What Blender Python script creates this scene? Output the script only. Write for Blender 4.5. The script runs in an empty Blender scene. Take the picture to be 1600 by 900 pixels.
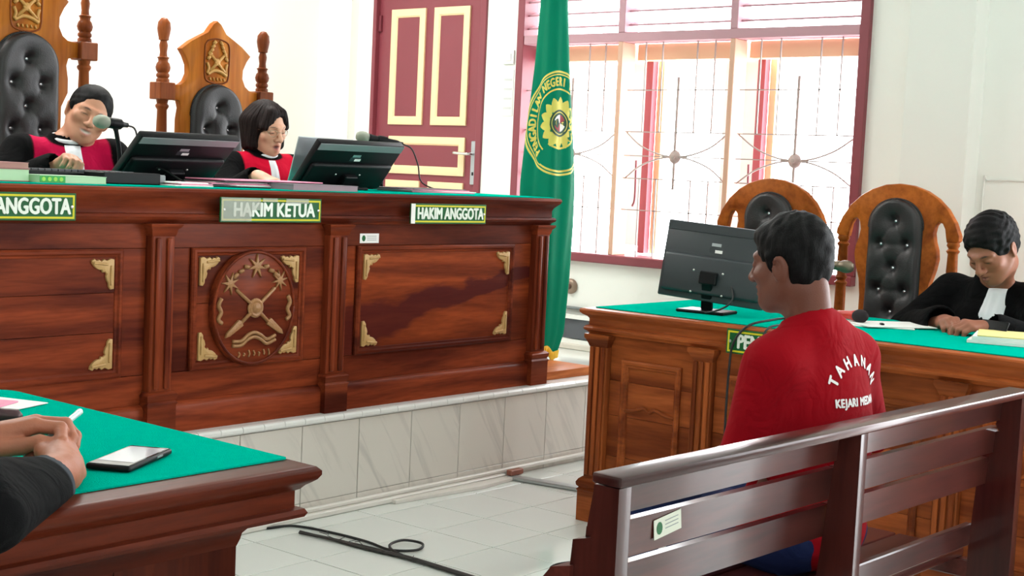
import bpy, bmesh, math, random
import numpy as np
from mathutils import Vector, Matrix, Euler
from mathutils.bvhtree import BVHTree
random.seed(7)
scene = bpy.context.scene
C = scene.collection
PI = math.pi
# ------------------------------------------------------------------ camera
HE = 1.336
FPX, YAW, PITCH, ROLL = 2187.8, 0.688776, 0.080031, 0.046812
fw = Vector((math.cos(YAW)*math.cos(PITCH), math.sin(YAW)*math.cos(PITCH), -math.sin(PITCH)))
r0 = Vector((math.sin(YAW), -math.cos(YAW), 0)); u0 = r0.cross(fw)
rr = math.cos(ROLL)*r0 + math.sin(ROLL)*u0
uu = -math.sin(ROLL)*r0 + math.cos(ROLL)*u0
cam_d = bpy.data.cameras.new('camera'); cam = bpy.data.objects.new('camera', cam_d); C.objects.link(cam)
cam_d.sensor_width = 36.0; cam_d.lens = FPX/1600*36.0; cam_d.clip_start = 0.05; cam_d.clip_end = 200
M = Matrix((rr, uu, -fw)).transposed().to_4x4(); M.translation = Vector((0, 0, HE)); cam.matrix_world = M
scene.camera = cam
# ------------------------------------------------------------------ world and light
w = bpy.data.worlds.new('world'); scene.world = w; w.use_nodes = True
bg = w.node_tree.nodes['Background']; bg.inputs[0].default_value = (0.93, 0.97, 1.0, 1); bg.inputs[1].default_value = 8.0
scene.view_settings.view_transform = 'Standard'; scene.view_settings.look = 'None'
scene.view_settings.exposure = 0.55; scene.view_settings.gamma = 1.0
scene.view_settings.use_curve_mapping = False
try:
    scene.cycles.max_bounces = 8; scene.cycles.diffuse_bounces = 5; scene.cycles.glossy_bounces = 4
    scene.cycles.use_denoising = True; scene.cycles.sample_clamp_indirect = 6.0
except Exception: pass
def area_light(name, loc, rot, sx, sy, power, col=(1, 1, 1), portal=False):
    l = bpy.data.lights.new(name, 'AREA'); l.shape = 'RECTANGLE'; l.size = sx; l.size_y = sy; l.energy = power; l.color = col
    if portal: l.cycles.is_portal = True
    o = bpy.data.objects.new(name, l); C.objects.link(o); o.location = loc; o.rotation_euler = rot
    return o
XW, YJ, ZC = 6.30, 6.856, 3.5            # window wall, judges' wall, ceiling height
XL, YB = -3.6, -4.6                       # far side wall, rear wall
area_light('daylight_portal_window', (XW+.12, 4.12, 1.9), (0, PI/2, 0), 2.2, 2.3, 1, portal=True)
area_light('daylight_portal_window_near', (XW+.12, 0.2, 1.3), (0, PI/2, 0), 2.6, 2.4, 1, portal=True)
area_light('daylight_portal_window_nearest', (XW+.12, -2.6, 1.9), (0, PI/2, 0), 2.2, 2.3, 1, portal=True)
area_light('daylight_portal_side_b', (XL-.1, -1.6, 1.7), (0, -PI/2, 0), 1.3, 1.5, 1, portal=True)
# ------------------------------------------------------------------ materials
MATS = {}
def mat(name, col, rough=.5, metal=0., coat=0., spec=.5, bump=0., bscale=200., var=0., vscale=3., emit=None, sheen=0., alpha=None):
    if name in MATS: return MATS[name]
    m = bpy.data.materials.new(name); m.use_nodes = True; nt = m.node_tree; b = nt.nodes['Principled BSDF']
    b.inputs['Base Color'].default_value = (*col, 1); b.inputs['Roughness'].default_value = rough
    b.inputs['Metallic'].default_value = metal; b.inputs['Coat Weight'].default_value = coat
    b.inputs['Specular IOR Level'].default_value = spec; b.inputs['Coat Roughness'].default_value = .08
    if sheen: b.inputs['Sheen Weight'].default_value = sheen
    tc = nt.nodes.new('ShaderNodeTexCoord')
    if bump:
        n = nt.nodes.new('ShaderNodeTexNoise'); n.inputs['Scale'].default_value = bscale; n.inputs['Detail'].default_value = 3
        nt.links.new(tc.outputs['Object'], n.inputs['Vector'])
        bp = nt.nodes.new('ShaderNodeBump'); bp.inputs['Strength'].default_value = bump; bp.inputs['Distance'].default_value = .004
        nt.links.new(n.outputs['Fac'], bp.inputs['Height']); nt.links.new(bp.outputs['Normal'], b.inputs['Normal'])
    if var:
        n2 = nt.nodes.new('ShaderNodeTexNoise'); n2.inputs['Scale'].default_value = vscale; n2.inputs['Detail'].default_value = 4
        nt.links.new(tc.outputs['Object'], n2.inputs['Vector'])
        mx = nt.nodes.new('ShaderNodeMix'); mx.data_type = 'RGBA'
        mx.inputs['A'].default_value = (*[c*(1-var) for c in col], 1); mx.inputs['B'].default_value = (*[min(1, c*(1+var)) for c in col], 1)
        nt.links.new(n2.outputs['Fac'], mx.inputs['Factor']); nt.links.new(mx.outputs['Result'], b.inputs['Base Color'])
    if emit:
        b.inputs['Emission Color'].default_value = (*emit[0], 1); b.inputs['Emission Strength'].default_value = emit[1]
    MATS[name] = m; return m
def srgb(r, g, b):
    f = lambda c: (c/255/12.92) if c/255 <= .04045 else ((c/255+.055)/1.055)**2.4
    return (f(r), f(g), f(b))
def wood(name, light, dark, axis=0, grain=1., rough=.34, coat=.03, streak=.5):
    """varnished board: long bands along one axis, fine pores, tone of its own for every board"""
    if name in MATS: return MATS[name]
    m = bpy.data.materials.new(name); m.use_nodes = True; nt = m.node_tree; b = nt.nodes['Principled BSDF']; L = nt.links
    tc = nt.nodes.new('ShaderNodeTexCoord'); mp = nt.nodes.new('ShaderNodeMapping'); oi = nt.nodes.new('ShaderNodeObjectInfo')
    s = [9., 9., 9.]; s[axis] = .9; mp.inputs['Scale'].default_value = [c*grain for c in s]
    cb = nt.nodes.new('ShaderNodeCombineXYZ'); mu = nt.nodes.new('ShaderNodeMath'); mu.operation = 'MULTIPLY'; mu.inputs[1].default_value = 31.
    L.new(oi.outputs['Random'], mu.inputs[0])
    for i in range(3): L.new(mu.outputs[0], cb.inputs[i])
    L.new(cb.outputs[0], mp.inputs['Location']); L.new(tc.outputs['Object'], mp.inputs['Vector'])
    n1 = nt.nodes.new('ShaderNodeTexNoise'); n1.inputs['Scale'].default_value = .9; n1.inputs['Detail'].default_value = 5; n1.inputs['Distortion'].default_value = 1.1
    L.new(mp.outputs[0], n1.inputs['Vector'])
    n2 = nt.nodes.new('ShaderNodeTexNoise'); n2.inputs['Scale'].default_value = 11.; n2.inputs['Detail'].default_value = 3
    L.new(mp.outputs[0], n2.inputs['Vector'])
    r1 = nt.nodes.new('ShaderNodeValToRGB'); e = r1.color_ramp.elements
    e[0].position = .36; e[0].color = (*dark, 1); e[1].position = .36+.32*max(.2, 1-streak*.5); e[1].color = (*light, 1)
    L.new(n1.outputs['Fac'], r1.inputs['Fac'])
    mx = nt.nodes.new('ShaderNodeMix'); mx.data_type = 'RGBA'; mx.blend_type = 'MULTIPLY'; mx.inputs['Factor'].default_value = .45
    r2 = nt.nodes.new('ShaderNodeValToRGB'); r2.color_ramp.elements[0].position = .3; r2.color_ramp.elements[0].color = (.45, .42, .4, 1); r2.color_ramp.elements[1].position = .6
    L.new(n2.outputs['Fac'], r2.inputs['Fac']); L.new(r1.outputs[0], mx.inputs['A']); L.new(r2.outputs[0], mx.inputs['B'])
    hs = nt.nodes.new('ShaderNodeHueSaturation'); mr = nt.nodes.new('ShaderNodeMapRange')
    mr.inputs['To Min'].default_value = .82; mr.inputs['To Max'].default_value = 1.16
    L.new(oi.outputs['Random'], mr.inputs['Value']); L.new(mr.outputs[0], hs.inputs['Value'])
    L.new(mx.outputs['Result'], hs.inputs['Color']); L.new(hs.outputs[0], b.inputs['Base Color'])
    bp = nt.nodes.new('ShaderNodeBump'); bp.inputs['Strength'].default_value = .06; bp.inputs['Distance'].default_value = .003
    L.new(n2.outputs['Fac'], bp.inputs['Height']); L.new(bp.outputs[0], b.inputs['Normal'])
    b.inputs['Roughness'].default_value = rough; b.inputs['Coat Weight'].default_value = coat; b.inputs['Coat Roughness'].default_value = .12; b.inputs['Specular IOR Level'].default_value = .07 if coat < .4 else .15
    MATS[name] = m; return m
BL, BD = srgb(132, 58, 32), srgb(80, 30, 19)
W_X = wood('bench_wood_lengthwise', BL, BD, 0); W_Y = wood('bench_wood_crosswise', BL, BD, 1); W_Z = wood('bench_wood_upright', BL, BD, 2)
PL_, PD_ = srgb(160, 84, 42), srgb(112, 52, 26)
P_Y = wood('counsel_desk_wood_lengthwise', PL_, PD_, 1); P_Z = wood('counsel_desk_wood_upright', PL_, PD_, 2); P_X = wood('counsel_desk_wood_crosswise', PL_, PD_, 0)
D_X = wood('front_desk_wood_lengthwise', srgb(90, 36, 20), srgb(52, 17, 10), 0); D_Z = wood('front_desk_wood_upright', srgb(90, 36, 20), srgb(52, 17, 10), 2)
K_Z = wood('throne_wood', srgb(190, 116, 40), srgb(156, 84, 24), 2, .6); K_P = wood('throne_post_wood', srgb(144, 78, 40), srgb(108, 52, 25), 2, .8)
L_Z = wood('arched_chair_wood', srgb(170, 92, 36), srgb(128, 62, 24), 1, .6)
Q_X = wood('pew_wood', srgb(88, 40, 34), srgb(54, 21, 19), 0, .8, .3, .45)
Q_Z = wood('pew_wood_upright', srgb(76, 32, 27), srgb(46, 17, 15), 2, .8, .3, .45)
WHITE = mat('white_wall_paint', srgb(238, 240, 234), .75, bump=.05, bscale=90)
CEIL = mat('ceiling_paint', srgb(238, 238, 234), .9)
COLP = mat('column_paint', srgb(226, 228, 222), .75, bump=.05, bscale=90)
MAROON = mat('maroon_gloss_paint', srgb(132, 58, 68), .42, bump=.05, bscale=60, var=.06)
CREAM = mat('cream_paint', srgb(250, 216, 170), .5)
GRILLE = mat('grille_iron_paint', srgb(172, 156, 152), .5)
ROSE = mat('casement_rose_paint', srgb(176, 84, 94), .5)
SALMON = mat('lintel_salmon_paint', srgb(240, 196, 160), .6)
GOLD = mat('gilded_paint', srgb(186, 148, 92), .45, .1, bump=.3, bscale=120)
CLOTH = mat('green_baize', srgb(0, 172, 148), .95, spec=.0, bump=.5, bscale=420, var=.08, vscale=60)
BLACKP = mat('black_plastic', srgb(13, 14, 16), .45, spec=.2); DARKP = mat('dark_grey_plastic', srgb(48, 54, 58), .4)
GREYP = mat('grey_plastic', srgb(120, 126, 128), .4); SILVER = mat('brushed_silver', srgb(176, 182, 186), .32, .6)
CHROME = mat('chrome', srgb(215, 215, 215), .15, 1.)
LEATHER = mat('black_tufted_leather', srgb(34, 31, 33), .46, coat=.05, bump=.25, bscale=160)
CRYSTAL = mat('crystal_button', srgb(235, 235, 240), .08, .8)
PAPER = mat('white_paper', srgb(236, 236, 232), .8); PINK = mat('pink_paper', srgb(236, 150, 178), .8)
PALEG = mat('pale_green_paper', srgb(188, 216, 178), .8); YELP = mat('pale_yellow_card', srgb(226, 214, 140), .7)
RUBBER = mat('black_cable_rubber', srgb(26, 26, 27), .55)
GREEN = mat('sign_green', srgb(18, 92, 46), .45, spec=.25); YEL = mat('sign_yellow', srgb(206, 200, 40), .5, spec=.25)
LETTER = mat('sign_letter_white', srgb(226, 234, 222), .4)
STEEL = mat('screw_steel', srgb(190, 190, 185), .3, .9)
# ------------------------------------------------------------------ helpers
ORG = {}                                  # base point of every thing built in room coordinates
def tag(o, label=None, cat=None, group=None, kind=None):
    if label: o['label'] = label
    if cat: o['category'] = cat
    if group: o['group'] = group
    if kind: o['kind'] = kind
    return o
def thing(name, label, cat, loc=(0, 0, 0), group=None, kind=None, rot=None):
    o = bpy.data.objects.new(name, None); C.objects.link(o); o.location = loc; o.empty_display_size = .05
    if rot is None: ORG[o.name] = Vector(loc)
    else: o.rotation_euler = rot
    return tag(o, label, cat, group, kind)
def attach(o, parent):
    if parent is not None:
        o.parent = parent
        if parent.name in ORG: o.matrix_parent_inverse = Matrix.Translation(-ORG[parent.name])
def mesh(name, verts, faces, m, parent=None, smooth=False):
    me = bpy.data.meshes.new(name); me.from_pydata([tuple(v) for v in verts], [], [tuple(f) for f in faces]); me.update()
    return link(name, me, m, parent, smooth)
def link(name, me, m, parent=None, smooth=False):
    for q in (m if isinstance(m, (list, tuple)) else [m]):
        if q is not None: me.materials.append(q)
    if smooth: me.polygons.foreach_set('use_smooth', [True]*len(me.polygons))
    o = bpy.data.objects.new(name, me); C.objects.link(o); attach(o, parent)
    return o
def bm_obj(name, bm, m, parent=None, smooth=False):
    bmesh.ops.recalc_face_normals(bm, faces=bm.faces)
    me = bpy.data.meshes.new(name); bm.to_mesh(me); bm.free()
    return link(name, me, m, parent, smooth)
def sharp(o, ang=35):
    me = o.data; me.polygons.foreach_set('use_smooth', [True]*len(me.polygons))
    try: me.set_sharp_from_angle(angle=math.radians(ang))
    except Exception: pass
    return o
def add_box(bm, x0, x1, y0, y1, z0, z1, bev=0., seg=1):
    r = bmesh.ops.create_cube(bm, size=1.0)
    for v in r['verts']: v.co = Vector(((x0+x1)/2+v.co.x*(x1-x0), (y0+y1)/2+v.co.y*(y1-y0), (z0+z1)/2+v.co.z*(z1-z0)))
    if bev:
        es = list({e for v in r['verts'] for e in v.link_edges})
        bmesh.ops.bevel(bm, geom=es, offset=bev, segments=seg, affect='EDGES', profile=.5)
def box(name, x0, x1, y0, y1, z0, z1, m, parent=None, bev=0., seg=1):
    bm = bmesh.new(); add_box(bm, x0, x1, y0, y1, z0, z1, bev, seg)
    o = bm_obj(name, bm, m, parent)
    if bev and seg > 1: sharp(o)
    return o
def obox(name, origin, U, V, N, w, h, d, m, parent=None, bev=0., seg=1):
    """box with a corner-free frame: centred at origin, width along U, height along V, depth along N"""
    bm = bmesh.new(); add_box(bm, -w/2, w/2, -h/2, h/2, -d/2, d/2, bev, seg)
    MM = Matrix((U, V, N)).transposed().to_4x4(); MM.translation = Vector(origin)
    bmesh.ops.transform(bm, matrix=MM, verts=bm.verts)
    o = bm_obj(name, bm, m, parent)
    if bev and seg > 1: sharp(o)
    return o
def prism(name, outline, origin, U, V, N, depth, m, parent=None, bev=0., holes=(), smooth=False):
    """outline (u,v) extruded along N from the plane; holes cut through"""
    bm = bmesh.new(); U, V, N, O = Vector(U), Vector(V), Vector(N), Vector(origin)
    loops = [outline]+list(holes); alle = []
    for lp in loops:
        vs = [bm.verts.new(O+U*a+V*b) for a, b in lp]
        alle += [bm.edges.new((vs[i], vs[(i+1) % len(vs)])) for i in range(len(vs))]
    if holes: bmesh.ops.triangle_fill(bm, use_beauty=True, use_dissolve=False, edges=alle)
    else: bm.faces.new([v for v in bm.verts])
    fs = bm.faces[:]
    r = bmesh.ops.extrude_face_region(bm, geom=fs)
    nv = [g for g in r['geom'] if isinstance(g, bmesh.types.BMVert)]
    bmesh.ops.translate(bm, verts=nv, vec=N*depth)
    if bev:
        nvs = set(nv); top = [e for e in bm.edges if e.verts[0] in nvs and e.verts[1] in nvs and any(abs(f.normal.dot(N)) < .5 for f in e.link_faces)]
        bm.normal_update()
        top = [e for e in bm.edges if e.verts[0] in nvs and e.verts[1] in nvs and len(e.link_faces) == 2 and abs(e.link_faces[0].normal.dot(e.link_faces[1].normal)) < .5]
        bmesh.ops.bevel(bm, geom=top, offset=bev, segments=2, affect='EDGES', profile=.5)
    o = bm_obj(name, bm, m, parent)
    if smooth or bev: sharp(o)
    return o
def lathe(name, prof, base, m, parent=None, axis=(0, 0, 1), n=20):
    """profile (radius, height) turned about axis through base"""
    A = Vector(axis).normalized(); X = A.orthogonal().normalized(); Y = A.cross(X); B = Vector(base)
    vs, fs = [], []
    for r_, h in prof:
        for i in range(n):
            a = 2*PI*i/n; vs.append(B+A*h+(X*math.cos(a)+Y*math.sin(a))*max(r_, 1e-4))
    for k in range(len(prof)-1):
        for i in range(n):
            j = (i+1) % n; fs.append((k*n+i, k*n+j, (k+1)*n+j, (k+1)*n+i))
    fs.append(tuple(range(n-1, -1, -1))); fs.append(tuple((len(prof)-1)*n+i for i in range(n)))
    o = mesh(name, vs, fs, m, parent); return sharp(o, 50)
def crom(pts, n=8):
    P = [Vector(p) for p in pts]
    if len(P) < 3: return P
    out = []
    for i in range(len(P)-1):
        p0 = P[i-1] if i else P[0]*2-P[1]; p1 = P[i]; p2 = P[i+1]; p3 = P[i+2] if i+2 < len(P) else P[-1]*2-P[-2]
        for k in range(n):
            t = k/n; out.append(.5*((2*p1)+(p2-p0)*t+(2*p0-5*p1+4*p2-p3)*t*t+(3*p1-p0-3*p2+p3)*t**3))
    out.append(P[-1]); return out
def tube(name, pts, r, m, parent=None, n=8, curve=True, sub=6):
    P = crom(pts, sub) if curve else [Vector(p) for p in pts]
    vs, fs = [], []; up = Vector((0, 0, 1)); prev = None
    for i, p in enumerate(P):
        t = (P[min(i+1, len(P)-1)]-P[max(i-1, 0)]).normalized()
        a = prev if prev is not None else (t.orthogonal())
        a = (a-t*a.dot(t)).normalized(); prev = a; b = t.cross(a)
        rad = r[i*(len(r)-1)//max(1, len(P)-1)] if isinstance(r, (list, tuple)) else r
        for k in range(n): vs.append(p+(a*math.cos(2*PI*k/n)+b*math.sin(2*PI*k/n))*rad)
    for i in range(len(P)-1):
        for k in range(n): j = (k+1) % n; fs.append((i*n+k, i*n+j, (i+1)*n+j, (i+1)*n+k))
    fs.append(tuple(range(n-1, -1, -1))); fs.append(tuple((len(P)-1)*n+k for k in range(n)))
    return mesh(name, vs, fs, m, parent, True)
def sweep(name, path, prof, m, parent=None):
    """profile (out, z) along a level path; out is to the right of travel; mitred corners"""
    n = len(path); P = [Vector((a, b)) for a, b in path]; vs, fs = [], []; k = len(prof)
    for i in range(n):
        d0 = (P[i]-P[i-1]).normalized() if i else None; d1 = (P[i+1]-P[i]).normalized() if i < n-1 else None
        d0 = d0 or d1; d1 = d1 or d0
        n0 = Vector((d0.y, -d0.x)); n1 = Vector((d1.y, -d1.x)); mm = (n0+n1); mm /= max(mm.length_squared/2, 1e-6)
        for o_, z in prof: q = P[i]+mm*o_; vs.append((q.x, q.y, z))
    for i in range(n-1):
        for j in range(k): jj = (j+1) % k; fs.append((i*k+j, i*k+jj, (i+1)*k+jj, (i+1)*k+j))
    fs.append(tuple(range(k-1, -1, -1))); fs.append(tuple((n-1)*k+j for j in range(k)))
    bm = bmesh.new(); me = bpy.data.meshes.new(name); me.from_pydata(vs, [], fs); bm.from_mesh(me); bpy.data.meshes.remove(me)
    return sharp(bm_obj(name, bm, m, parent), 40)
def frame(name, O, U, V, N, w, h, prof, m, parent=None):
    """mitred picture-frame moulding round a w x h rectangle; prof (inset, height)"""
    O, U, V, N = Vector(O), Vector(U), Vector(V), Vector(N); vs, fs = [], []; k = len(prof)
    for (a, b, sa, sb) in ((0, 0, 1, 1), (w, 0, -1, 1), (w, h, -1, -1), (0, h, 1, -1)):
        for t, hh in prof: vs.append(O+U*(a+sa*t)+V*(b+sb*t)+N*hh)
    for i in range(4):
        for j in range(k-1):
            i2 = (i+1) % 4; fs.append((i*k+j, i*k+j+1, i2*k+j+1, i2*k+j))
    bm = bmesh.new(); me = bpy.data.meshes.new(name); me.from_pydata([tuple(v) for v in vs], [], fs); bm.from_mesh(me); bpy.data.meshes.remove(me)
    o = bm_obj(name, bm, m, parent); return sharp(o, 30)
def copy_tree(o, parent=None):
    c = o.copy(); C.objects.link(c)
    if parent is not None: c.parent = parent
    if o.name in ORG: ORG[c.name] = ORG[o.name]
    for ch in list(o.children): copy_tree(ch, c)
    return c
def text_obj(name, body, size, m, parent, mtx, depth=.002, bold=.0, sx=1., align='CENTER', spacing=1.):
    cu = bpy.data.curves.new(name, 'FONT'); cu.body = body; cu.size = size; cu.extrude = depth; cu.offset = bold
    cu.offset = 0.; cu.align_x = align; cu.align_y = 'CENTER'; cu.space_character = spacing; cu.resolution_u = 3
    tmp = bpy.data.objects.new(name, cu); C.objects.link(tmp)
    dg = bpy.context.evaluated_depsgraph_get(); me = bpy.data.meshes.new_from_object(tmp.evaluated_get(dg))
    C.objects.unlink(tmp); bpy.data.objects.remove(tmp); bpy.data.curves.remove(cu)
    me.transform(Matrix.Diagonal((sx, 1, 1, 1)))
    if bold:                               # heavier strokes: the letter laid over itself with small shifts
        bm = bmesh.new()
        for i, (dx, dy) in enumerate(((0, 0), (bold, 0), (-bold, 0), (0, bold*.7), (0, -bold*.7))):
            c = me.copy(); c.transform(Matrix.Translation((dx, dy, i*.00012))); bm.from_mesh(c); bpy.data.meshes.remove(c)
        bm.to_mesh(me); bm.free()
    me.transform(mtx); me.materials.clear()
    return link(name, me, m, parent)
def basis(O, U, V):
    U, V = Vector(U).normalized(), Vector(V).normalized(); N = U.cross(V)
    MM = Matrix((U, V, N)).transposed().to_4x4(); MM.translation = Vector(O); return MM
VX, VY, VZ = Vector((1, 0, 0)), Vector((0, 1, 0)), Vector((0, 0, 1))
# ================================================================== THE SETTING
TILE = mat('glazed_floor_tile', srgb(226, 231, 226), .09, spec=.5, var=.03, vscale=2.5)
GROUT = mat('tile_grout', srgb(140, 144, 140), .8)
def marble():
    m = bpy.data.materials.new('veined_riser_tile'); m.use_nodes = True; nt = m.node_tree; b = nt.nodes['Principled BSDF']; L = nt.links
    tc = nt.nodes.new('ShaderNodeTexCoord'); oi = nt.nodes.new('ShaderNodeObjectInfo'); mp = nt.nodes.new('ShaderNodeMapping')
    mp.inputs['Rotation'].default_value = (0, math.radians(32), 0); mp2 = nt.nodes.new('ShaderNodeMapping'); mp2.inputs['Scale'].default_value = (11, 4, 1.2); L.new(mp.outputs[0], mp2.inputs['Vector'])
    sc = nt.nodes.new('ShaderNodeVectorMath'); sc.operation = 'SCALE'; sc.inputs['Scale'].default_value = 9
    L.new(oi.outputs['Location'], sc.inputs[0]); L.new(sc.outputs[0], mp.inputs['Location']); L.new(tc.outputs['Object'], mp.inputs['Vector'])
    n = nt.nodes.new('ShaderNodeTexNoise'); n.inputs['Scale'].default_value = 1.5; n.inputs['Detail'].default_value = 6; n.inputs['Distortion'].default_value = .8
    L.new(mp2.outputs[0], n.inputs['Vector'])
    r = nt.nodes.new('ShaderNodeValToRGB'); e = r.color_ramp.elements
    e[0].position = .30; e[0].color = (*srgb(196, 191, 184), 1); e[1].position = .46; e[1].color = (*srgb(218, 212, 203), 1)
    L.new(n.outputs['Fac'], r.inputs['Fac']); L.new(r.outputs[0], b.inputs['Base Color']); b.inputs['Roughness'].default_value = .18
    return m
RISER = marble()
def wall_mesh(bm, axis, c0, c1, a0, a1, z0, z1, holes):
    aa = sorted({a0, a1, *[h[0] for h in holes], *[h[1] for h in holes]}); zz = sorted({z0, z1, *[h[2] for h in holes], *[h[3] for h in holes]})
    for i in range(len(aa)-1):
        for j in range(len(zz)-1):
            ca, cz = (aa[i]+aa[i+1])/2, (zz[j]+zz[j+1])/2
            if any(h[0] < ca < h[1] and h[2] < cz < h[3] for h in holes): continue
            if axis == 'x': add_box(bm, c0, c1, aa[i], aa[i+1], zz[j], zz[j+1])
            else: add_box(bm, aa[i], aa[i+1], c0, c1, zz[j], zz[j+1])
def wall(name, axis, c0, c1, a0, a1, z0, z1, holes, label):
    bm = bmesh.new(); wall_mesh(bm, axis, c0, c1, a0, a1, z0, z1, holes)
    bmesh.ops.remove_doubles(bm, verts=bm.verts, dist=1e-5)
    o = bm_obj(name, bm, WHITE); return tag(o, label, 'wall', kind='structure')
W1 = (3.03, 5.214, .877, 3.0)
wall('wall_window', 'x', XW, XW+.2, YB, YJ+.2, 0, ZC, [W1, (-1.0, 1.4, .0, 2.6), (-3.75, -1.45, .877, 3.0), (5.467, 6.412, .388, 2.46)], 'white plastered wall holding the barred window and the maroon door')
wall('wall_judges', 'y', YJ, YJ+.2, XL, XW, 0, ZC, [], 'plain white wall behind the judges chairs')
wall('wall_side', 'x', XL-.2, XL, YB, YJ+.2, 0, ZC, [(-2.35, -.85, 1.05, 2.35)], 'white wall on the side of the prosecutors desk')
wall('wall_rear', 'y', YB-.2, YB, XL-.2, XW+.2, 0, ZC, [], 'plain white rear wall')
tag(box('ceiling', XL-.2, XW+.2, YB-.2, YJ+.2, ZC, ZC+.1, CEIL), 'flat white ceiling', 'ceiling', kind='structure')
# columns standing proud of the window wall
tag(box('trim_1', 6.15, XW, 2.466, 2.775, 0, ZC, COLP), 'square white column to the right of the barred window', 'column', kind='structure')
tag(box('trim_2', 6.235, XW, 6.555, YJ, .388, ZC, WHITE), 'narrow white pilaster in the corner left of the maroon door', 'column', kind='structure')
# floor with a separate tile for every square in view
fl = thing('floor', 'floor of glossy pale square tiles', 'floor', (0, 0, 0), kind='structure')
box('floor_bed', XL, XW, YB, YJ, -.08, -.003, GROUT, fl)
PT = .3; GX, GY = 4.108, 3.467
tb = bmesh.new(); add_box(tb, -0.1475, 0.1475, -0.1475, 0.1475, -.012, 0, .0012); bmesh.ops.recalc_face_normals(tb, faces=tb.faces)
tme = bpy.data.meshes.new('floor_tile'); tb.to_mesh(tme); tb.free(); tme.materials.append(TILE)
far = bmesh.new(); i0, i1 = int((XL-GX)/PT), int((XW-GX)/PT)
for i in range(i0, i1):
    for j in range(int((YB-GY)/PT), 2):
        x, y = GX+(i+.5)*PT, GY+(j+.5)*PT
        if y > 3.95: continue
        if 1.5 < x and .9 < y and x*.36 < y < 4.0:
            o = bpy.data.objects.new('floor_tile', tme); C.objects.link(o); o.location = (x, y, 0); o.parent = fl
        else: add_box(far, x-0.1475, x+0.1475, y-0.1475, y+0.1475, -.012, 0)
o = bm_obj('floor_tiles_beyond', far, TILE, fl); o['kind'] = 'stuff'
# raised platform under the judges
YR, ZP = 3.912, .388
pf = thing('platform', 'raised platform faced with pale veined tiles under the judges bench', 'platform', (3.3, YR, 0), kind='structure')
box('platform_core', XL, XW-.001, YR+.012, YJ, 0.0, ZP-.004, GROUT, pf)
rb = bmesh.new(); add_box(rb, -.1475, .1475, 0, .012, .0595, .356, .001); rme = bpy.data.meshes.new('riser_tile'); bmesh.ops.recalc_face_normals(rb, faces=rb.faces); rb.to_mesh(rme); rb.free(); rme.materials.append(RISER)
rb = bmesh.new(); add_box(rb, -.1475, .1475, 0, .012, .0, .0575, .001); rme2 = bpy.data.meshes.new('riser_tile_cut'); bmesh.ops.recalc_face_normals(rb, faces=rb.faces); rb.to_mesh(rme2); rb.free(); rme2.materials.append(RISER)
for k in range(-8, 10):
    x = 3.548+.2985*(k+.5)
    if x > 6.2: break
    for me_ in (rme, rme2):
        o = bpy.data.objects.new(me_.name, me_); C.objects.link(o); o.location = (x, YR, 0); attach(o, pf)
        o.location = (x, YR, 0)
NOSE = mat('bullnose_tile', srgb(226, 226, 222), .2)
nb = [(0, .359), (-.010, .361), (-.016, .368), (-.016, .378), (-.011, .386), (0, .3885), (.06, .3885), (.06, .359)]
vs = [(-.0485, a, z) for a, z in nb]+[(.0485, a, z) for a, z in nb]; n_ = len(nb)
nme = bpy.data.meshes.new('bullnose_tile'); nme.from_pydata(vs, [], [tuple(range(n_)), tuple(range(2*n_-1, n_-1, -1))]+[(i, i+n_, (i+1) % n_+n_, (i+1) % n_) for i in range(n_)]); nme.materials.append(NOSE)
for k in range(-14, 28):
    x = 3.548+.0995*(k+.5)
    if x > 6.25: break
    o = bpy.data.objects.new('bullnose_tile', nme); C.objects.link(o); o.location = (x, YR, 0); attach(o, pf)
box('platform_top', XL, XW-.001, YR+.061, YJ, ZP-.004, ZP, TILE, pf)
# ---------------------------------------------------------------- window
HAZY_MAROON = mat('upper_frame_painted_haze', srgb(186, 142, 152), .5)  # window haze painted into the maroon of transom, upper mullions and louvres
win = thing('window_1', 'wide three-bay window with maroon frame, louvres and wrought-iron grille', 'window', (XW, 4.12, .877), kind='structure')
y0, y1, z0 = 3.03, 5.214, .877
FX0, FX1 = XW-.03, XW+.1
box('sill', XW-.05, XW+.2, y0-.0, y1+.0, z0, z0+.05, MAROON, win, .006)
box('jamb', FX0, FX1, y0, y0+.05, z0+.05, 3.0, MAROON, win, .003); box('jamb', FX0, FX1, y1-.05, y1, z0+.05, 3.0, MAROON, win, .003)
box('transom', FX0+.005, FX1, y0+.05, y1-.05, 2.088, 2.138, HAZY_MAROON, win, .003)
MU = (3.78, 4.483)
for yy_ in MU:
    box('mullion', FX0+.004, FX1, yy_-.015, yy_+.015, z0+.05, 2.088, mat('mullion_tan_paint', srgb(214, 170, 146), .5), win, .003)
    box('upper_mullion', FX0+.004, FX1, yy_-.022, yy_+.022, 2.138, 3.0, HAZY_MAROON, win, .003)
bays = ((y0+.05, MU[0]-.025), (MU[0]+.025, MU[1]-.025), (MU[1]+.025, y1-.05))
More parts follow.
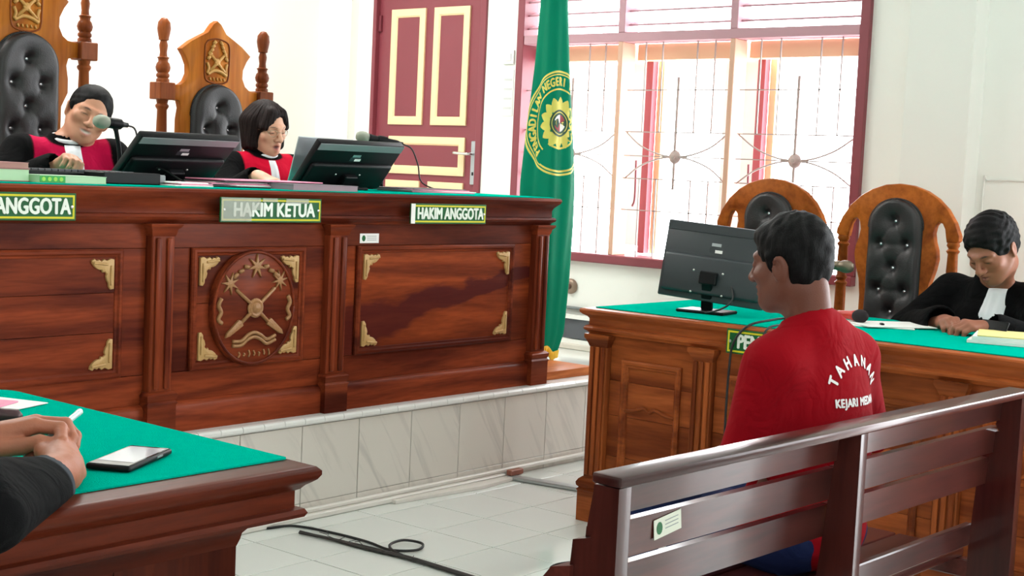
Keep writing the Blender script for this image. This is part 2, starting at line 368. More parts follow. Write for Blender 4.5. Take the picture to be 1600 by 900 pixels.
for (a, b) in bays:
    for k in range(11):
        z = 2.19+.075*k
        obox('louvre_slat', (XW+.045, (a+b)/2, z), Vector((math.cos(.3), 0, math.sin(.3))), VY, Vector((-math.sin(.3), 0, math.cos(.3))), .07, b-a, .009, HAZY_MAROON, win)
    # casement leaf swung outwards beyond the bars
    box('casement_stile', XW+.2, XW+.25, b-.045, b-.002, z0+.06, 2.06, ROSE, win)
    box('casement_edge', XW+.252, XW+.29, b-.085, b-.046, z0+.06, 2.06, CREAM, win)
    # glass of the leaf, swung right back against the outside of the wall
    box('pane', XW+.21, XW+.214, b+.0, b+.2, z0+.1, 2.0, mat('pane_glass', (.9, .95, .95), .05), win)
    box('casement_lintel', XW+.11, XW+.2, a, b, 2.0, 2.088, SALMON, win)
    # iron grille: uprights, cross bars, rosette with four curved arms
    gx = XW+.03; c = (a+b)/2; zc = 1.475
    zs = (1.18, 1.352, 1.475, 1.605, 1.83)
    for k in range(1, 6):
        yb = a+(b-a)*k/6
        if k == 3:
            tube('twisted_bar', [(gx, yb, zz_) for zz_ in (1.30, zc, 1.9)], .008, GRILLE, win, 6); continue
        for (zA, zB) in ((z0+.05, 1.352), (1.605, 2.088)): box('grille_bar', gx-.004, gx+.004, yb-.0028, yb+.0028, zA, zB, GRILLE, win)
    for zz_ in zs: box('grille_rail', gx-.004, gx+.004, a, b, zz_-.0028, zz_+.0028, GRILLE, win)
    for sy in (-1, 1):
        for sz in (-1, 1):
            tube('grille_scroll', [(gx, c, zc), (gx, c+sy*.1, zc+sz*.012), (gx, c+sy*.22, zc+sz*.055), (gx, c+sy*(b-a)/2*.97, zc+sz*.125)], .0045, GRILLE, win, 6)
    lathe('rosette', [(0, -.012), (.03, -.012), (.038, -.004), (.03, .008), (.016, .012), (.012, .02), (0, .022)], (gx, c, zc), GRILLE, win, axis=(-1, 0, 0), n=12)
    tube('casement_stay', [(gx+.03, b-.06, 1.45), (gx+.02, b-.07, 1.25), (gx+.03, b-.05, 1.2)], .006, MAROON, win, 6)
wn = thing('window_2', 'barred window at the rear end of the window wall', 'window', (XW, -2.6, .877), kind='structure')
frame('frame', (XW-.02, -3.75, .877), VY, VZ, -VX, 2.3, 2.12, [(0, 0), (0, .03), (.06, .03), (.06, -.1)], MAROON, wn)
for q in (1, 2): box('mullion', XW-.02, XW+.1, -3.75+2.3*q/3-.025, -3.75+2.3*q/3+.025, .93, 2.95, MAROON, wn)
box('transom', XW-.02, XW+.1, -3.69, -1.51, 2.088, 2.138, MAROON, wn)
d2 = thing('door_2', 'wide open doorway in the window wall nearer the camera', 'door', (XW, .2, 0), kind='structure')
frame('door_frame', (XW-.02, -1.0, -.06), VY, VZ, -VX, 2.4, 2.66, [(0, 0), (0, .03), (.06, .03), (.06, -.1)], MAROON, d2)
# ---------------------------------------------------------------- door
dr = thing('door_1', 'closed maroon wooden door with cream panel mouldings', 'door', (XW, 5.94, ZP), kind='structure')
da, db = 5.467, 6.412
box('door_leaf', XW+.02, XW+.065, da+.045, db-.03, ZP+.01, 2.43, MAROON, dr, .002)
box('door_jamb', XW-.015, XW+.1, da, da+.045, ZP, 2.46, MAROON, dr, .003); box('door_jamb', XW-.015, XW+.1, db-.03, db, ZP, 2.46, MAROON, dr, .003)
box('door_head', XW-.015, XW+.1, da+.045, db-.03, 2.43, 2.46, MAROON, dr, .003)
pr = [(0, 0), (0, .012), (.01, .016), (.042, .016), (.052, .008), (.052, 0)]
def dpan(ya, yb, za, zb):
    frame('panel_moulding', (XW+.02, ya, za), VY, VZ, -VX, yb-ya, zb-za, pr, CREAM, dr)
    box('door_panel', XW+.012, XW+.02, ya+.052, yb-.052, za+.052, zb-.052, MAROON, dr, .003)
dpan(5.978, 6.268, 1.621, 2.332); dpan(5.615, 5.905, 1.621, 2.332); dpan(5.615, 6.255, 1.317, 1.549); dpan(5.978, 6.268, .55, 1.276); dpan(5.615, 5.905, .55, 1.276)
hp = box('handle_plate', XW+.006, XW+.02, 5.518, 5.56, 1.27, 1.53, SILVER, dr, .003)
tube('handle_lever', [(XW+.006, 5.54, 1.452), (XW-.04, 5.54, 1.452), (XW-.045, 5.57, 1.452), (XW-.045, 5.655, 1.456)], .009, CHROME, hp)
box('keyhole', XW+.004, XW+.006, 5.533, 5.545, 1.325, 1.345, BLACKP, hp)
for zz_ in (1.05, 2.2): box('hinge', XW+.004, XW+.02, db-.055, db-.035, zz_, zz_+.1, mat('hinge_maroon', srgb(110, 40, 52), .4), dr)

# ---------------------------------------------------------------- lamps on the ceiling above the judges
ADDED_LAMP = mat('added_lit_tube', (1, 1, 1), .5, emit=((1., .98, .94), 3.))
for k, x in enumerate((2.3, 4.4)):
    lp = thing('added_ceiling_lamp', ('tube lamp on the ceiling above the laughing judge', 'tube lamp on the ceiling above the woman judge')[k], 'lamp', (x, 5.75, ZC-.09), 'tube lamps above the judges')
    box('housing', x-.62, x+.62, 5.69, 5.81, ZC-.05, ZC-.001, WHITE, lp, .006); lathe('tube', [(.014, -.58), (.014, .58)], (x, 5.75, ZC-.075), ADDED_LAMP, lp, axis=(1, 0, 0), n=12)
    area_light('added_ceiling_lamp_light', (x, 5.75, ZC-.10), (0, 0, 0), 1.2, .1, 42, (1., .98, .95))
# ================================================================== JUDGES BENCH
YF = 3.97; BX0, BX1 = 1.57, 5.045
jb = thing('judges_bench', 'long carved reddish wooden judges bench with gilded corner ornaments', 'bench', (3.31, YF, ZP))
box('carcass', BX0, BX1, YF+.012, 4.22, ZP+.001, 1.15, W_X, jb)
for x in (BX0, BX1-.03): box('end_panel', x, x+.03, 4.22, 4.70, ZP+.001, 1.15, W_X, jb)
CORN = [(0, 1.118), (.012, 1.118), (.02, 1.128), (.03, 1.134), (.034, 1.142), (.03, 1.150), (.018, 1.154), (.018, 1.182), (.024, 1.196), (.036, 1.208), (.045, 1.216), (.05, 1.228), (.046, 1.238), (.036, 1.240), (-.03, 1.240), (-.03, 1.118)]
PATH = [(BX0, 4.70), (BX0, YF), (BX1, YF), (BX1, 4.70)]
sweep('cornice', PATH, CORN, W_X, jb)
box('top_board', BX0+.02, BX1-.02, YF+.02, 4.70, 1.16, 1.2395, W_X, jb)
sweep('plinth', PATH, [(0, ZP+.001), (.018, ZP+.001), (.018, .478), (.012, .488), (.006, .492), (0, .497), (-.02, .497), (-.02, ZP+.001)], W_X, jb)
MOULD = [(-.001, 0), (-.001, .010), (.006, .016), (.014, .016), (.019, .009), (.026, .007), (.030, 0)]
def pilaster(cx, hw=.047):
    p = box('pilaster', cx-hw, cx+hw, YF-.03, YF+.012, .535, 1.085, W_Z, jb, .004)
    for s in (-1, 1): box('flute_ridge', cx+s*.022-.011, cx+s*.022+.011, YF-.039, YF-.029, .55, 1.07, W_Z, p, .005, 2)
    pth = [(cx-hw, YF+.012), (cx-hw, YF-.03), (cx+hw, YF-.03), (cx+hw, YF+.012)]
    sweep('capital', pth, [(-.02, 1.075), (.0, 1.075), (.004, 1.085), (.006, 1.098), (.014, 1.106), (.018, 1.112), (.018, 1.1185), (-.02, 1.1185)], W_X, p)
    sweep('base_block', pth, [(-.02, ZP+.001), (.012, ZP+.001), (.012, .492), (.016, .5), (.009, .508), (.014, .518), (.016, .53), (.008, .538), (0, .542), (-.02, .542)], W_X, p)
for cx in (1.615, 2.915, 3.73, 4.995): pilaster(cx)
ORN = [(0, 0), (0, .098), (.012, .1), (.02, .09), (.021, .078), (.027, .07), (.031, .056), (.028, .047), (.036, .04), (.044, .043), (.047, .034), (.056, .034), (.066, .03), (.076, .022), (.084, .012), (.086, .002), (.075, -.003), (.068, .004), (.058, .0), (.05, .006), (.04, -.002), (.028, .004), (.014, -.003)]
def ornament(x, z, sx, sz):
    ol = [(a*sx, b*sz) for a, b in ORN]
    o = prism('corner_ornament', ol if sx*sz > 0 else ol[::-1], (x, YF-.0005, z), VX, VZ, -VY, .012, GOLD, jb, .003)
    for (a, b, l, w_) in ((.014, .05, .07, .007), (.045, .017, .055, .007)):
        v = a > b
        pts = [(x+sx*(.012+(.0 if not v else .015+k*.018)), YF-.012-.002*(k % 2), z+sz*((.02+k*.022) if not v else .016-.002*k)) for k in range(4)]
        tube('carved_scroll', pts, .005, GOLD, o, 6)
def figured():
    """bright board with one dark slanting heartwood streak"""
    m = wood('figured_bench_wood', srgb(150, 68, 34), srgb(104, 42, 22), 0); nt = m.node_tree; L = nt.links; b = nt.nodes['Principled BSDF']
    src = b.inputs['Base Color'].links[0].from_socket; tc = nt.nodes['Texture Coordinate']; sp = nt.nodes.new('ShaderNodeSeparateXYZ'); L.new(tc.outputs['Object'], sp.inputs[0])
    mp = nt.nodes.new('ShaderNodeMapping'); mp.inputs['Scale'].default_value = (2.2, 1, 7); n = nt.nodes.new('ShaderNodeTexNoise'); n.inputs['Scale'].default_value = 1.6; n.inputs['Detail'].default_value = 5
    L.new(tc.outputs['Object'], mp.inputs['Vector']); L.new(mp.outputs[0], n.inputs['Vector'])
    def math_(op, a, v):
        q = nt.nodes.new('ShaderNodeMath'); q.operation = op
        for i, s_ in enumerate((a, v)):
            if isinstance(s_, (int, float)): q.inputs[i].default_value = s_
            else: L.new(s_, q.inputs[i])
        return q.outputs[0]
    line = math_('ADD', math_('MULTIPLY', math_('SUBTRACT', sp.outputs[0], 3.85), .20), .70)
    d = math_('ADD', math_('SUBTRACT', sp.outputs[2], line), math_('MULTIPLY', math_('SUBTRACT', n.outputs['Fac'], .5), .16))
    wd = math_('SUBTRACT', .085, math_('MULTIPLY', math_('SUBTRACT', sp.outputs[0], 3.85), .065))
    f = math_('SUBTRACT', 1.25, math_('DIVIDE', math_('ABSOLUTE', d, 0), wd)); f = math_('MULTIPLY', f, 3.)
    cl = nt.nodes.new('ShaderNodeClamp'); L.new(f, cl.inputs[0]); mx = nt.nodes.new('ShaderNodeMix'); mx.data_type = 'RGBA'
    L.new(math_('MULTIPLY', cl.outputs[0], .8), mx.inputs['Factor']); L.new(src, mx.inputs['A']); mx.inputs['B'].default_value = (*srgb(66, 22, 24), 1); L.new(mx.outputs['Result'], b.inputs['Base Color'])
    return m
FIG = figured()
def panel(xa, xb, za, zb, planks, inset=.034, m_=None):
    zz_ = [za+.02+(zb-za-.04)*t for t in planks]
    for i in range(len(zz_)-1):
        box('panel_plank', xa+.02, xb-.02, YF-.004+.001*(i % 2), YF+.013, zz_[i]+.0006, zz_[i+1]-.0006, m_ or W_X, jb, .001)
    frame('panel_moulding', (xa, YF, za), VX, VZ, -VY, xb-xa, zb-za, MOULD, W_X, jb)
    for (x, sx) in ((xa+inset, 1), (xb-inset, -1)):
        for (z, sz) in ((za+inset, 1), (zb-inset, -1)): ornament(x, z, sx, sz)
panel(1.803, 2.767, .60, 1.032, (0, .34, .68, 1)); panel(3.052, 3.578, .60, 1.032, (0, .55, 1)); panel(3.852, 4.817, .60, 1.032, (0, 1), m_=FIG)
# boards of the face around the panels
for (xa, xb) in ((1.665, 2.865), (2.965, 3.68), (3.78, 4.945)):
    for (za, zb) in ((.497, .598), (1.034, 1.117)): box('face_board', xa, xb, YF+.001, YF+.014, za, zb, W_X, jb, .001)
for (xa, xb) in ((1.665, 1.80), (2.77, 2.865), (2.965, 3.05), (3.58, 3.68), (3.78, 3.85), (4.82, 4.945)):
    box('face_stile', xa, xb, YF+.002, YF+.014, .6, 1.032, FIG if xa > 3.75 else W_X, jb, .001)
# carved oval court emblem in the middle panel
EX, EZ, ER, EH = 3.323, .813, .193, .212
CARV = mat('carved_gilt', srgb(152, 108, 64), .45, .1, bump=.4, bscale=140)
def ell_pts(rx, rz, n=48): return [(rx*math.cos(2*PI*k/n), rz*math.sin(2*PI*k/n)) for k in range(n)]
em = prism('emblem_plaque', ell_pts(ER, EH), (EX, YF-.004, EZ), VX, VZ, -VY, .022, W_X, jb, .006)
def ering(name, rx, rz, r, m_, par):
    pts = [(EX+rx*math.cos(2*PI*k/40), YF-.026, EZ+rz*math.sin(2*PI*k/40)) for k in range(41)]
    return tube(name, pts, r, m_, par, 6, False)
ering('emblem_rim', ER-.008, EH-.008, .006, W_X, em)
ys = YF-.028
def leafstar(cx, cz, R, n, rot=0):
    ol = []
    for k in range(2*n):
        rad = R if k % 2 == 0 else R*.32; a = rot+PI*k/n; ol.append((rad*math.cos(a), rad*math.sin(a)))
    return prism('carved_flower', ol, (EX+cx, YF-.025, EZ+cz), VX, VZ, -VY, .009, CARV, em, .002)
leafstar(.003, .152, .046, 7, PI/2); leafstar(-.118, .092, .042, 7, .4); leafstar(.112, .098, .04, 8, .2)
for s in (-1, 1):
    tube('carved_shaft', [(EX-s*.09, ys, EZ+.07), (EX, ys-.004, EZ+.0), (EX+s*.075, ys, EZ-.062)], .007, CARV, em, 8, False)
    fo = [(.06, -.048), (.075, -.040), (.128, -.085), (.135, -.103), (.115, -.098), (.055, -.062)]
    prism('carved_fletching', [(s*a, b) for a, b in fo][::s], (EX, YF-.025, EZ), VX, VZ, -VY, .01, CARV, em, .002)
    tube('carved_side_scroll', [(EX+s*.155, ys, EZ+.04), (EX+s*.166, ys, EZ+.015), (EX+s*.155, ys, EZ-.01), (EX+s*.166, ys, EZ-.035), (EX+s*.15, ys, EZ-.05)], .008, CARV, em, 7)
    for k in range(3): tube('carved_leaf', [(EX+s*(.035+.025*k), ys, EZ+.15-.012*k), (EX+s*(.055+.025*k), ys-.003, EZ+.152-.02*k)], .008, CARV, em, 6, False)
lathe('carved_boss', [(0, 0), (.034, 0), (.036, .008), (.028, .014), (.02, .012), (.014, .018), (0, .02)], (EX, YF-.025, EZ), CARV, em, axis=(0, -1, 0), n=18)
for dz in (0, -.016): tube('carved_ribbon', [(EX-.1, ys, EZ-.118+dz), (EX-.06, ys, EZ-.118+dz), (EX-.03, ys, EZ-.098+dz), (EX, ys, EZ-.09+dz), (EX+.03, ys, EZ-.1+dz), (EX+.06, ys, EZ-.118+dz), (EX+.1, ys, EZ-.105+dz)], .007, CARV, em, 7)
for k in range(7): tube('carved_motto_stroke', [(EX-.07+.023*k, ys, EZ-.158-.006*math.sin(k*2)), (EX-.064+.023*k, ys, EZ-.168), (EX-.072+.024*k, ys, EZ-.178+.004*(k % 2))], .0035, CARV, em, 6)
# green baize on the bench
bz = box('bench_tablecloth', BX0-.01, BX1+.012, YF-.03, 4.70, 1.2405, 1.2445, CLOTH, None, .001)
tag(bz, 'green baize cloth covering the top of the judges bench', 'tablecloth')
# name boards
def sign(label, body, xa, xb, za, zb, y, tilt=0., U=VX, N=-VY, O=None, sx=.74, worn=False, scol=LETTER, off=0., tsz=.80):
    w_, h_ = xb-xa, zb-za
    O = Vector(((xa+xb)/2, y, (za+zb)/2)) if O is None else Vector(O)
    t = thing('name_board', label, 'sign', O)
    UU = (U*math.cos(tilt)+VZ*math.sin(tilt)).normalized(); VV = (VZ*math.cos(tilt)-U*math.sin(tilt)).normalized()
    obox('board', O+N*.004, UU, VV, N if UU.cross(VV).dot(N) > 0 else -N, w_, h_, .006, GREEN, t, .001)
    c0 = O-UU*(w_/2)-VV*(h_/2)+N*.0068
    frame('yellow_border', c0, UU, VV, N, w_, h_, [(.006, 0), (.006, .0012), (.0125, .0012), (.0125, 0)], YEL, t)
    text_obj('lettering', body, h_*tsz, scol, t, basis(O+N*.0082-VV*.001+UU*off, UU, VV), .0012, .0026, sx)
    for s in (-1, 1): lathe('screw', [(0, 0), (.006, 0), (.005, .003), (0, .004)], O+UU*s*(w_/2-.016)+N*.007, STEEL, t, axis=N, n=10)
    return t, O, UU, VV
ys_ = YF-.055
sign('green name board HAKIM ANGGOTA at the left end of the judges bench', 'HAKIM ANGGOTA', 2.075, 2.55, 1.128, 1.215, ys_, off=0)
t2, O2, U2, V2 = sign('green name board HAKIM KETUA with pale torn film, in the middle of the bench', 'HAKIM KETUA', 3.125, 3.60, 1.126, 1.214, ys_, off=.01, sx=.84)
FILM = mat('torn_pale_film', srgb(206, 208, 196), .35, alpha=.5)
FILM.node_tree.nodes['Principled BSDF'].inputs['Alpha'].default_value = .3
for (a, b, z_, zz2) in ((-.236, -.10, -.04, .043), (-.1, -.06, .0, .043), (.06, .17, .026, .043), (-.05, .02, .03, .043)):
    o = obox('torn_film', O2+U2*(a+b)/2+V2*(z_+zz2)/2+Vector((0, -.0105, 0)), U2, V2, U2.cross(V2), b-a, zz2-z_, .0008, FILM, t2)
t3, O3, U3, V3 = sign('green name board HAKIM ANGGOTA at the right end of the judges bench', 'HAKIM ANGGOTA', 4.085, 4.55, 1.124, 1.206, ys_, off=.008)
obox('pale_strip', O3-U3*.222+Vector((0, -.0105, 0)), U3, V3, U3.cross(V3), .024, .08, .001, PAPER, t3)
def sticker(label, O, U, V, w_, h_, par=None):
    O = Vector(O); t = thing('inventory_sticker', label, 'sticker', O); N = U.cross(V)
    obox('paper_label', O+N*.0006, U, V, N, w_, h_, .0006, PAPER, t)
    prism('green_seal', ell_pts(h_*.26, h_*.32, 16), O-U*w_*.3+N*.0009, U, V, N, .0003, GREEN, t)
    for k in range(3): obox('printed_line', O+U*w_*.12+V*h_*(.22-.2*k)+N*.001, U, V, N, w_*.5, h_*.05, .0002, GREYP, t)
    return t
sticker('white inventory sticker with green seal above the right panel of the judges bench', (3.918, YF-.0005, 1.062), VX, VZ, .105, .038)
# ================================================================== THRONES OF THE JUDGES
def tufted_pad(name, w_, z0_, z1_, thick, m_, parent, O, U, N, buttons, arch=.5):
    """puffed pad with an arched top, pulled in at its buttons; O at the foot of the pad, U across, N out of the pad"""
    nu, nv = 36, 84; vs, fs = [], []; O, U, N = Vector(O), Vector(U), Vector(N); hh = z1_-z0_; hw = w_/2; ar = hw*1.0
    def half(z):
        t = z-(z1_-ar)
        return hw if t <= 0 else hw*math.sqrt(max(0.0, 1-(t/ar)**2.2))
    
    creases = []
    for i, (a, b) in enumerate(buttons):
        for (c, d) in buttons[i+1:]:
            if .06 < math.hypot(a-c, b-d) < .125: creases.append((a, b, c, d))
    def dep(x, z, e):
        h = thick*(1-(1-e)**3)**.5 if e < 1 else thick
        for (a, b) in buttons:
            r2 = ((x-a)**2+(z-b)**2); h -= thick*.5*math.exp(-r2/.0004)+thick*.3*math.exp(-r2/.0022)
        for (a, b, c, d) in creases:
            L2 = (c-a)**2+(d-b)**2; t = max(0, min(1, ((x-a)*(c-a)+(z-b)*(d-b))/L2)); q = (x-a-t*(c-a))**2+(z-b-t*(d-b))**2
            h -= thick*.07*math.exp(-q/.00005)
        return max(h, .003)
    for j in range(nv+1):
        z = z0_+hh*(1-(1-j/nv)**1.0)
        hz = half(min(z, z1_-.0004))
        for i in range(nu+1):
            s = -1+2*i/nu; x = s*hz
            e = min(1, min((hz-abs(x))/.05, (z1_-z)/.05 if z > z1_-ar else 1, (z-z0_)/.03))
            e = max(0., min(1., min((hz-abs(x))/.045, (z-z0_)/.03)))
            vs.append(O+U*x+VZ*z+N*dep(x, z, e))
    for j in range(nv):
        for i in range(nu): a = j*(nu+1)+i; fs.append((a, a+1, a+nu+2, a+nu+1))
    nb_ = len(vs)
    ring = [j*(nu+1) for j in range(nv, -1, -1)]+[i for i in range(1, nu+1)]+[j*(nu+1)+nu for j in range(1, nv+1)]
    for k in ring: vs.append(vs[k]-N*((vs[k]-O).dot(N)))
    for k in range(len(ring)-1): fs.append((ring[k], ring[k+1], nb_+k+1, nb_+k))
    p = mesh(name, vs, fs, m_, parent, True)
    for (a, b) in buttons: lathe('button', [(0, 0), (.008, 0), (.009, .004), (.006, .008), (0, .009)], O+U*a+VZ*b+N*(dep(a, b, 1)-.001), CRYSTAL, p, axis=N, n=10)
    # rope of small studs along the edge of the pad
    pts = []
    for k in range(0, 61):
        a = PI*k/60; pts.append(O+U*(math.cos(a)*(hw+.002))+VZ*(z1_-ar+(ar+.002)*abs(math.sin(a))**.92)+N*.006)
    bm = bmesh.new()
    for q in pts: bmesh.ops.create_icosphere(bm, subdivisions=1, radius=.0052, matrix=Matrix.Translation(q))
    s_ = bm_obj('studded_piping', bm, m_, p, True); s_['kind'] = 'stuff'
    return p
def mirror(h): return h+[(-a, b) for a, b in reversed(h) if a > 1e-6]
TH = [(0, 1.992), (.022, 1.978), (.04, 1.955), (.055, 1.935), (.10, 1.912), (.15, 1.885), (.203, 1.845), (.180, 1.815), (.160, 1.775), (.158, 1.735), (.175, 1.70), (.2, 1.682), (.25, 1.676), (.25, 1.612), (.205, 1.606), (.196, 1.575), (.205, 1.52), (.205, 1.46), (.175, 1.40), (.17, .86)]
POST = [(.030, 0), (.030, .012), (.024, .018), (.030, .026), (.030, .034), (.024, .042), (.031, .052), (.034, .066), (.029, .084), (.022, .092), (.023, .104), (.028, .110), (.018, .116), (.016, .135), (.020, .165), (.015, .186), (.023, .19), (.023, .198), (.027, .215), (.031, .24), (.028, .268), (.014, .287), (0.001, .291)]
def throne(label, loc, dz, yaw=0.):
    t = thing('throne_chair', label, 'chair', loc, 'carved chairs of the judges', rot=(0, 0, yaw))
    o_ = -ZP+dz
    bd = prism('backboard', [(a, b+o_) for a, b in mirror(TH)], (0, .03, 0), VX, VZ, -VY, .035, K_Z, t, .006)
    # carved emblem on the backboard
    ol = [(-.07, .075), (-.05, .098), (0, .108), (.05, .098), (.07, .075), (.072, 0), (.068, -.07), (.05, -.092), (0, -.1), (-.05, -.092), (-.068, -.07), (-.072, 0)]
    ec = 1.80+o_
    tube('emblem_border', [(a, -.006, ec+b) for a, b in ol+[ol[0]]], .004, K_P, bd, 6)
    tg = mat('carved_ochre', srgb(190, 140, 70), .45, .15, bump=.5, bscale=110)
    for s in (-1, 1):
        tube('emblem_shaft', [(s*.05, -.008, ec+.045), (-s*.045, -.01, ec-.045)], .008, tg, bd, 7, False)
        for k in range(5): tube('emblem_leaf', [(s*(.058-.008*k), -.008, ec+.01+.018*k), (s*(.045-.008*k), -.012, ec+.024+.018*k)], .0085, tg, bd, 6, False)
        tube('emblem_side_leaf', [(s*.058, -.008, ec-.005), (s*.05, -.01, ec-.03), (s*.056, -.008, ec-.055)], .007, tg, bd, 6)
    tube('emblem_ribbon', [(-.055, -.008, ec-.058), (-.02, -.01, ec-.04), (.02, -.01, ec-.044), (.055, -.008, ec-.06)], .009, tg, bd, 7)
    for k in range(5): tube('emblem_motto', [(-.04+.02*k, -.008, ec-.072), (-.036+.02*k, -.009, ec-.086)], .0045, tg, bd, 6, False)
    lathe('emblem_boss', [(0, 0), (.018, 0), (.016, .008), (0, .012)], (0, -.006, ec), tg, bd, axis=(0, -1, 0), n=12)
    for s in (-1, 1):
        x = s*.29
        p = lathe('post', [(r_, 1.685+o_+h) for r_, h in POST], (x, .012, 0), K_P, t, n=20)
        box('post_block', x-.042, x+.042, -.03, .054, 1.606+o_, 1.684+o_, K_P, p, .004)
        lathe('lower_post', [(.028, .45-ZP), (.03, .9+o_), (.026, 1.4+o_), (.022, 1.56+o_), (.03, 1.572+o_), (.031, 1.58+o_), (.024, 1.588+o_), (.028, 1.606+o_)], (x, .012, 0), K_P, p, n=16)
        box('arm_rest', x-.035, x+.035, -.5, .0, .98-ZP, 1.02-ZP, K_P, t, .012, 2)
        box('front_leg', x-.03, x+.03, -.5, -.44, 0, .98-ZP, K_P, t, .006)
    box('seat_frame', -.29, .29, -.5, .05, .33, .40, K_P, t, .008); box('seat_cushion', -.26, .26, -.49, -.01, .40, .48, LEATHER, t, .03, 3)
    bt = [(.0, -.105), (-.068, -.205), (.068, -.205), (0, -.3), (-.068, -.395), (.068, -.395), (0, -.49)]
    tufted_pad('back_pad', .29, 1.02+o_, 1.692+o_, .05, LEATHER, t, (0, -.006, 0), VX, -VY, [(a, 1.692+o_+b) for a, b in bt])
    return t
throne('tall carved wooden chair with black tufted back behind the laughing judge', (3.213, 5.32, ZP), .138, .0)
throne('carved wooden chair with two turned posts behind the woman judge', (4.203, 5.32, ZP), 0., .0)
# ================================================================== DESK OF THE DEFENCE
XF = 4.414; DY0, DY1 = .55, 3.206
cd = thing('counsel_desk', 'long brown wooden defence desk with fluted pilasters', 'desk', (XF+.4, 2.0, 0))
box('carcass', XF+.012, 4.72, DY0, DY1, .001, .78, P_Y, cd)
for y in (DY0, DY1-.03): box('end_panel', 4.72, 5.16, y, y+.03, .001, .78, P_X, cd)
CORN2 = [(0, .738), (.014, .738), (.02, .746), (.030, .752), (.032, .760), (.026, .768), (.016, .772), (.016, .796), (.022, .804), (.036, .812), (.044, .82), (.046, .828), (.042, .834), (.034, .836), (-.03, .836), (-.03, .738)]
_p = [(5.16, DY1), (XF, DY1), (XF, DY0), (5.16, DY0)]
# travelling (5.16,DY1)->(XF,DY1) is -X, right-hand side is +Y: outside
sweep('cornice', _p, CORN2, P_Y, cd)
box('top_board', XF+.02, 5.19, DY0+.02, DY1+.02, .79, .8355, P_Y, cd)
sweep('plinth', _p, [(0, .001), (.02, .001), (.02, .09), (.012, .1), (0, .105), (-.02, .105), (-.02, .001)], P_Y, cd)
def pilaster2(cy, hw=.042):
    p = box('pilaster', XF-.03, XF+.012, cy-hw, cy+hw, .165, .70, P_Z, cd, .004)
    for s in (-1, 0, 1): box('flute_ridge', XF-.038, XF-.029, cy+s*.026-.009, cy+s*.026+.009, .185, .69, P_Z, p, .004, 2)
    pth = [(XF+.012, cy+hw), (XF-.03, cy+hw), (XF-.03, cy-hw), (XF+.012, cy-hw)]
    sweep('capital', pth, [(-.02, .69), (0, .69), (.004, .702), (.010, .715), (.016, .724), (.016, .7385), (-.02, .7385)], P_Y, p)
    sweep('base_block', pth, [(-.02, .001), (.014, .001), (.014, .118), (.018, .124), (.010, .132), (.018, .140), (.02, .152), (.012, .166), (0, .176), (-.02, .176)], P_Y, p)
for k in range(6): pilaster2(3.163-.472*k)
for k in range(5):
    c = 3.163-.236-.472*k; a, b = c-.134, c+.134
    for i, (za, zb) in enumerate(((.105, .27), (.27, .43), (.43, .565), (.565, .737))): box('face_plank', XF-.002+.0012*(i % 2), XF+.013, c-.193, c+.193, za+.0006, zb-.0006, P_Y, cd, .001)
    frame('panel_moulding', (XF-.001, a, .16), VY, VZ, -VX, b-a, .49, MOULD, P_Y, cd)
    pts = [(XF-.006, a+.02, .455), (XF-.006, a+.07, .462), (XF-.006, c-.025, .475), (XF-.006, c, .462), (XF-.006, c+.025, .475), (XF-.006, b-.07, .462), (XF-.006, b-.02, .455)]
    tube('bracket_moulding', pts, .007, P_Y, cd, 6)
cb_ = box('counsel_tablecloth', XF+.012, 5.2, DY0+.0, DY1+.01, .8365, .8405, CLOTH, None, .001)
tag(cb_, 'green baize cloth on the defence desk', 'tablecloth')
sg, _, _, _ = sign('green name board PENASIHAT HUKUM on the front of the defence desk', 'PENASIHAT HUKUM', 0, .56, 0, .088, 0, U=-VY, N=-VX, O=(XF-.048, 2.30, .782), sx=.74)
# ================================================================== DESK IN FRONT (PROSECUTORS)
fd = thing('prosecutors_desk', 'dark reddish wooden desk with moulded edge and green top in the front corner', 'desk', (1.0, 2.2, 0))
FX1_, FY0_, FY1_ = 1.490, 1.795, 2.60; FX0_ = .75
box('carcass', 1.13, FX1_-.012, FY0_+.012, FY1_, .001, .79, D_Z, fd)
CORN3 = [(0, .700), (.004, .712), (.006, .722), (.014, .732), (.024, .742), (.026, .750), (.07, .750), (.078, .752), (.082, .759), (.078, .766), (.066, .768), (.066, .796), (.072, .799), (.078, .806), (.084, .810), (.092, .816), (.097, .824), (.097, .831), (.090, .838), (.08, .840), (-.03, .840), (-.03, .700)]
sweep('cornice', [(FX0_, FY1_), (FX0_, FY0_), (FX1_, FY0_), (FX1_, FY1_), (FX0_, FY1_)][1:4], CORN3, D_X, fd)
box('top_board', FX0_, FX1_-.02, FY0_+.02, FY1_, .79, .8395, D_X, fd)
for (a, b) in ((FX0_, 1.01), (1.012, 1.25), (1.252, FX1_-.0)): box('end_plank', a, b, FY0_, FY0_+.014, .1, .702, D_Z, fd, .001)
for (a, b) in ((FY0_+.015, 2.06), (2.062, 2.33), (2.332, FY1_)): box('front_plank', FX1_-.014, FX1_, a, b, .1, .702, D_Z, fd, .001)
sweep('plinth', [(FX0_, FY0_), (FX1_, FY0_), (FX1_, FY1_)], [(0, .001), (.02, .001), (.02, .09), (.012, .1), (0, .105), (-.02, .105), (-.02, .001)], D_X, fd)
# cloth: rounded far corner
def rounded(xa, xb, ya, yb, r, n=8):
    pts = [(xa, ya), (xb-.004, ya), (xb, ya+.004)]
    for k in range(n+1): a = PI/2*k/n; pts.append((xb-r+r*math.cos(a), yb-r+r*math.sin(a)))
    return pts+[(xa, yb)]
fc = prism('prosecutors_tablecloth', rounded(FX0_+.02, 1.572, 1.768, 2.66, .06), (0, 0, .8405), VX, VY, VZ, .003, CLOTH, None)
tag(fc, 'green baize cloth on the desk in the front corner', 'tablecloth')
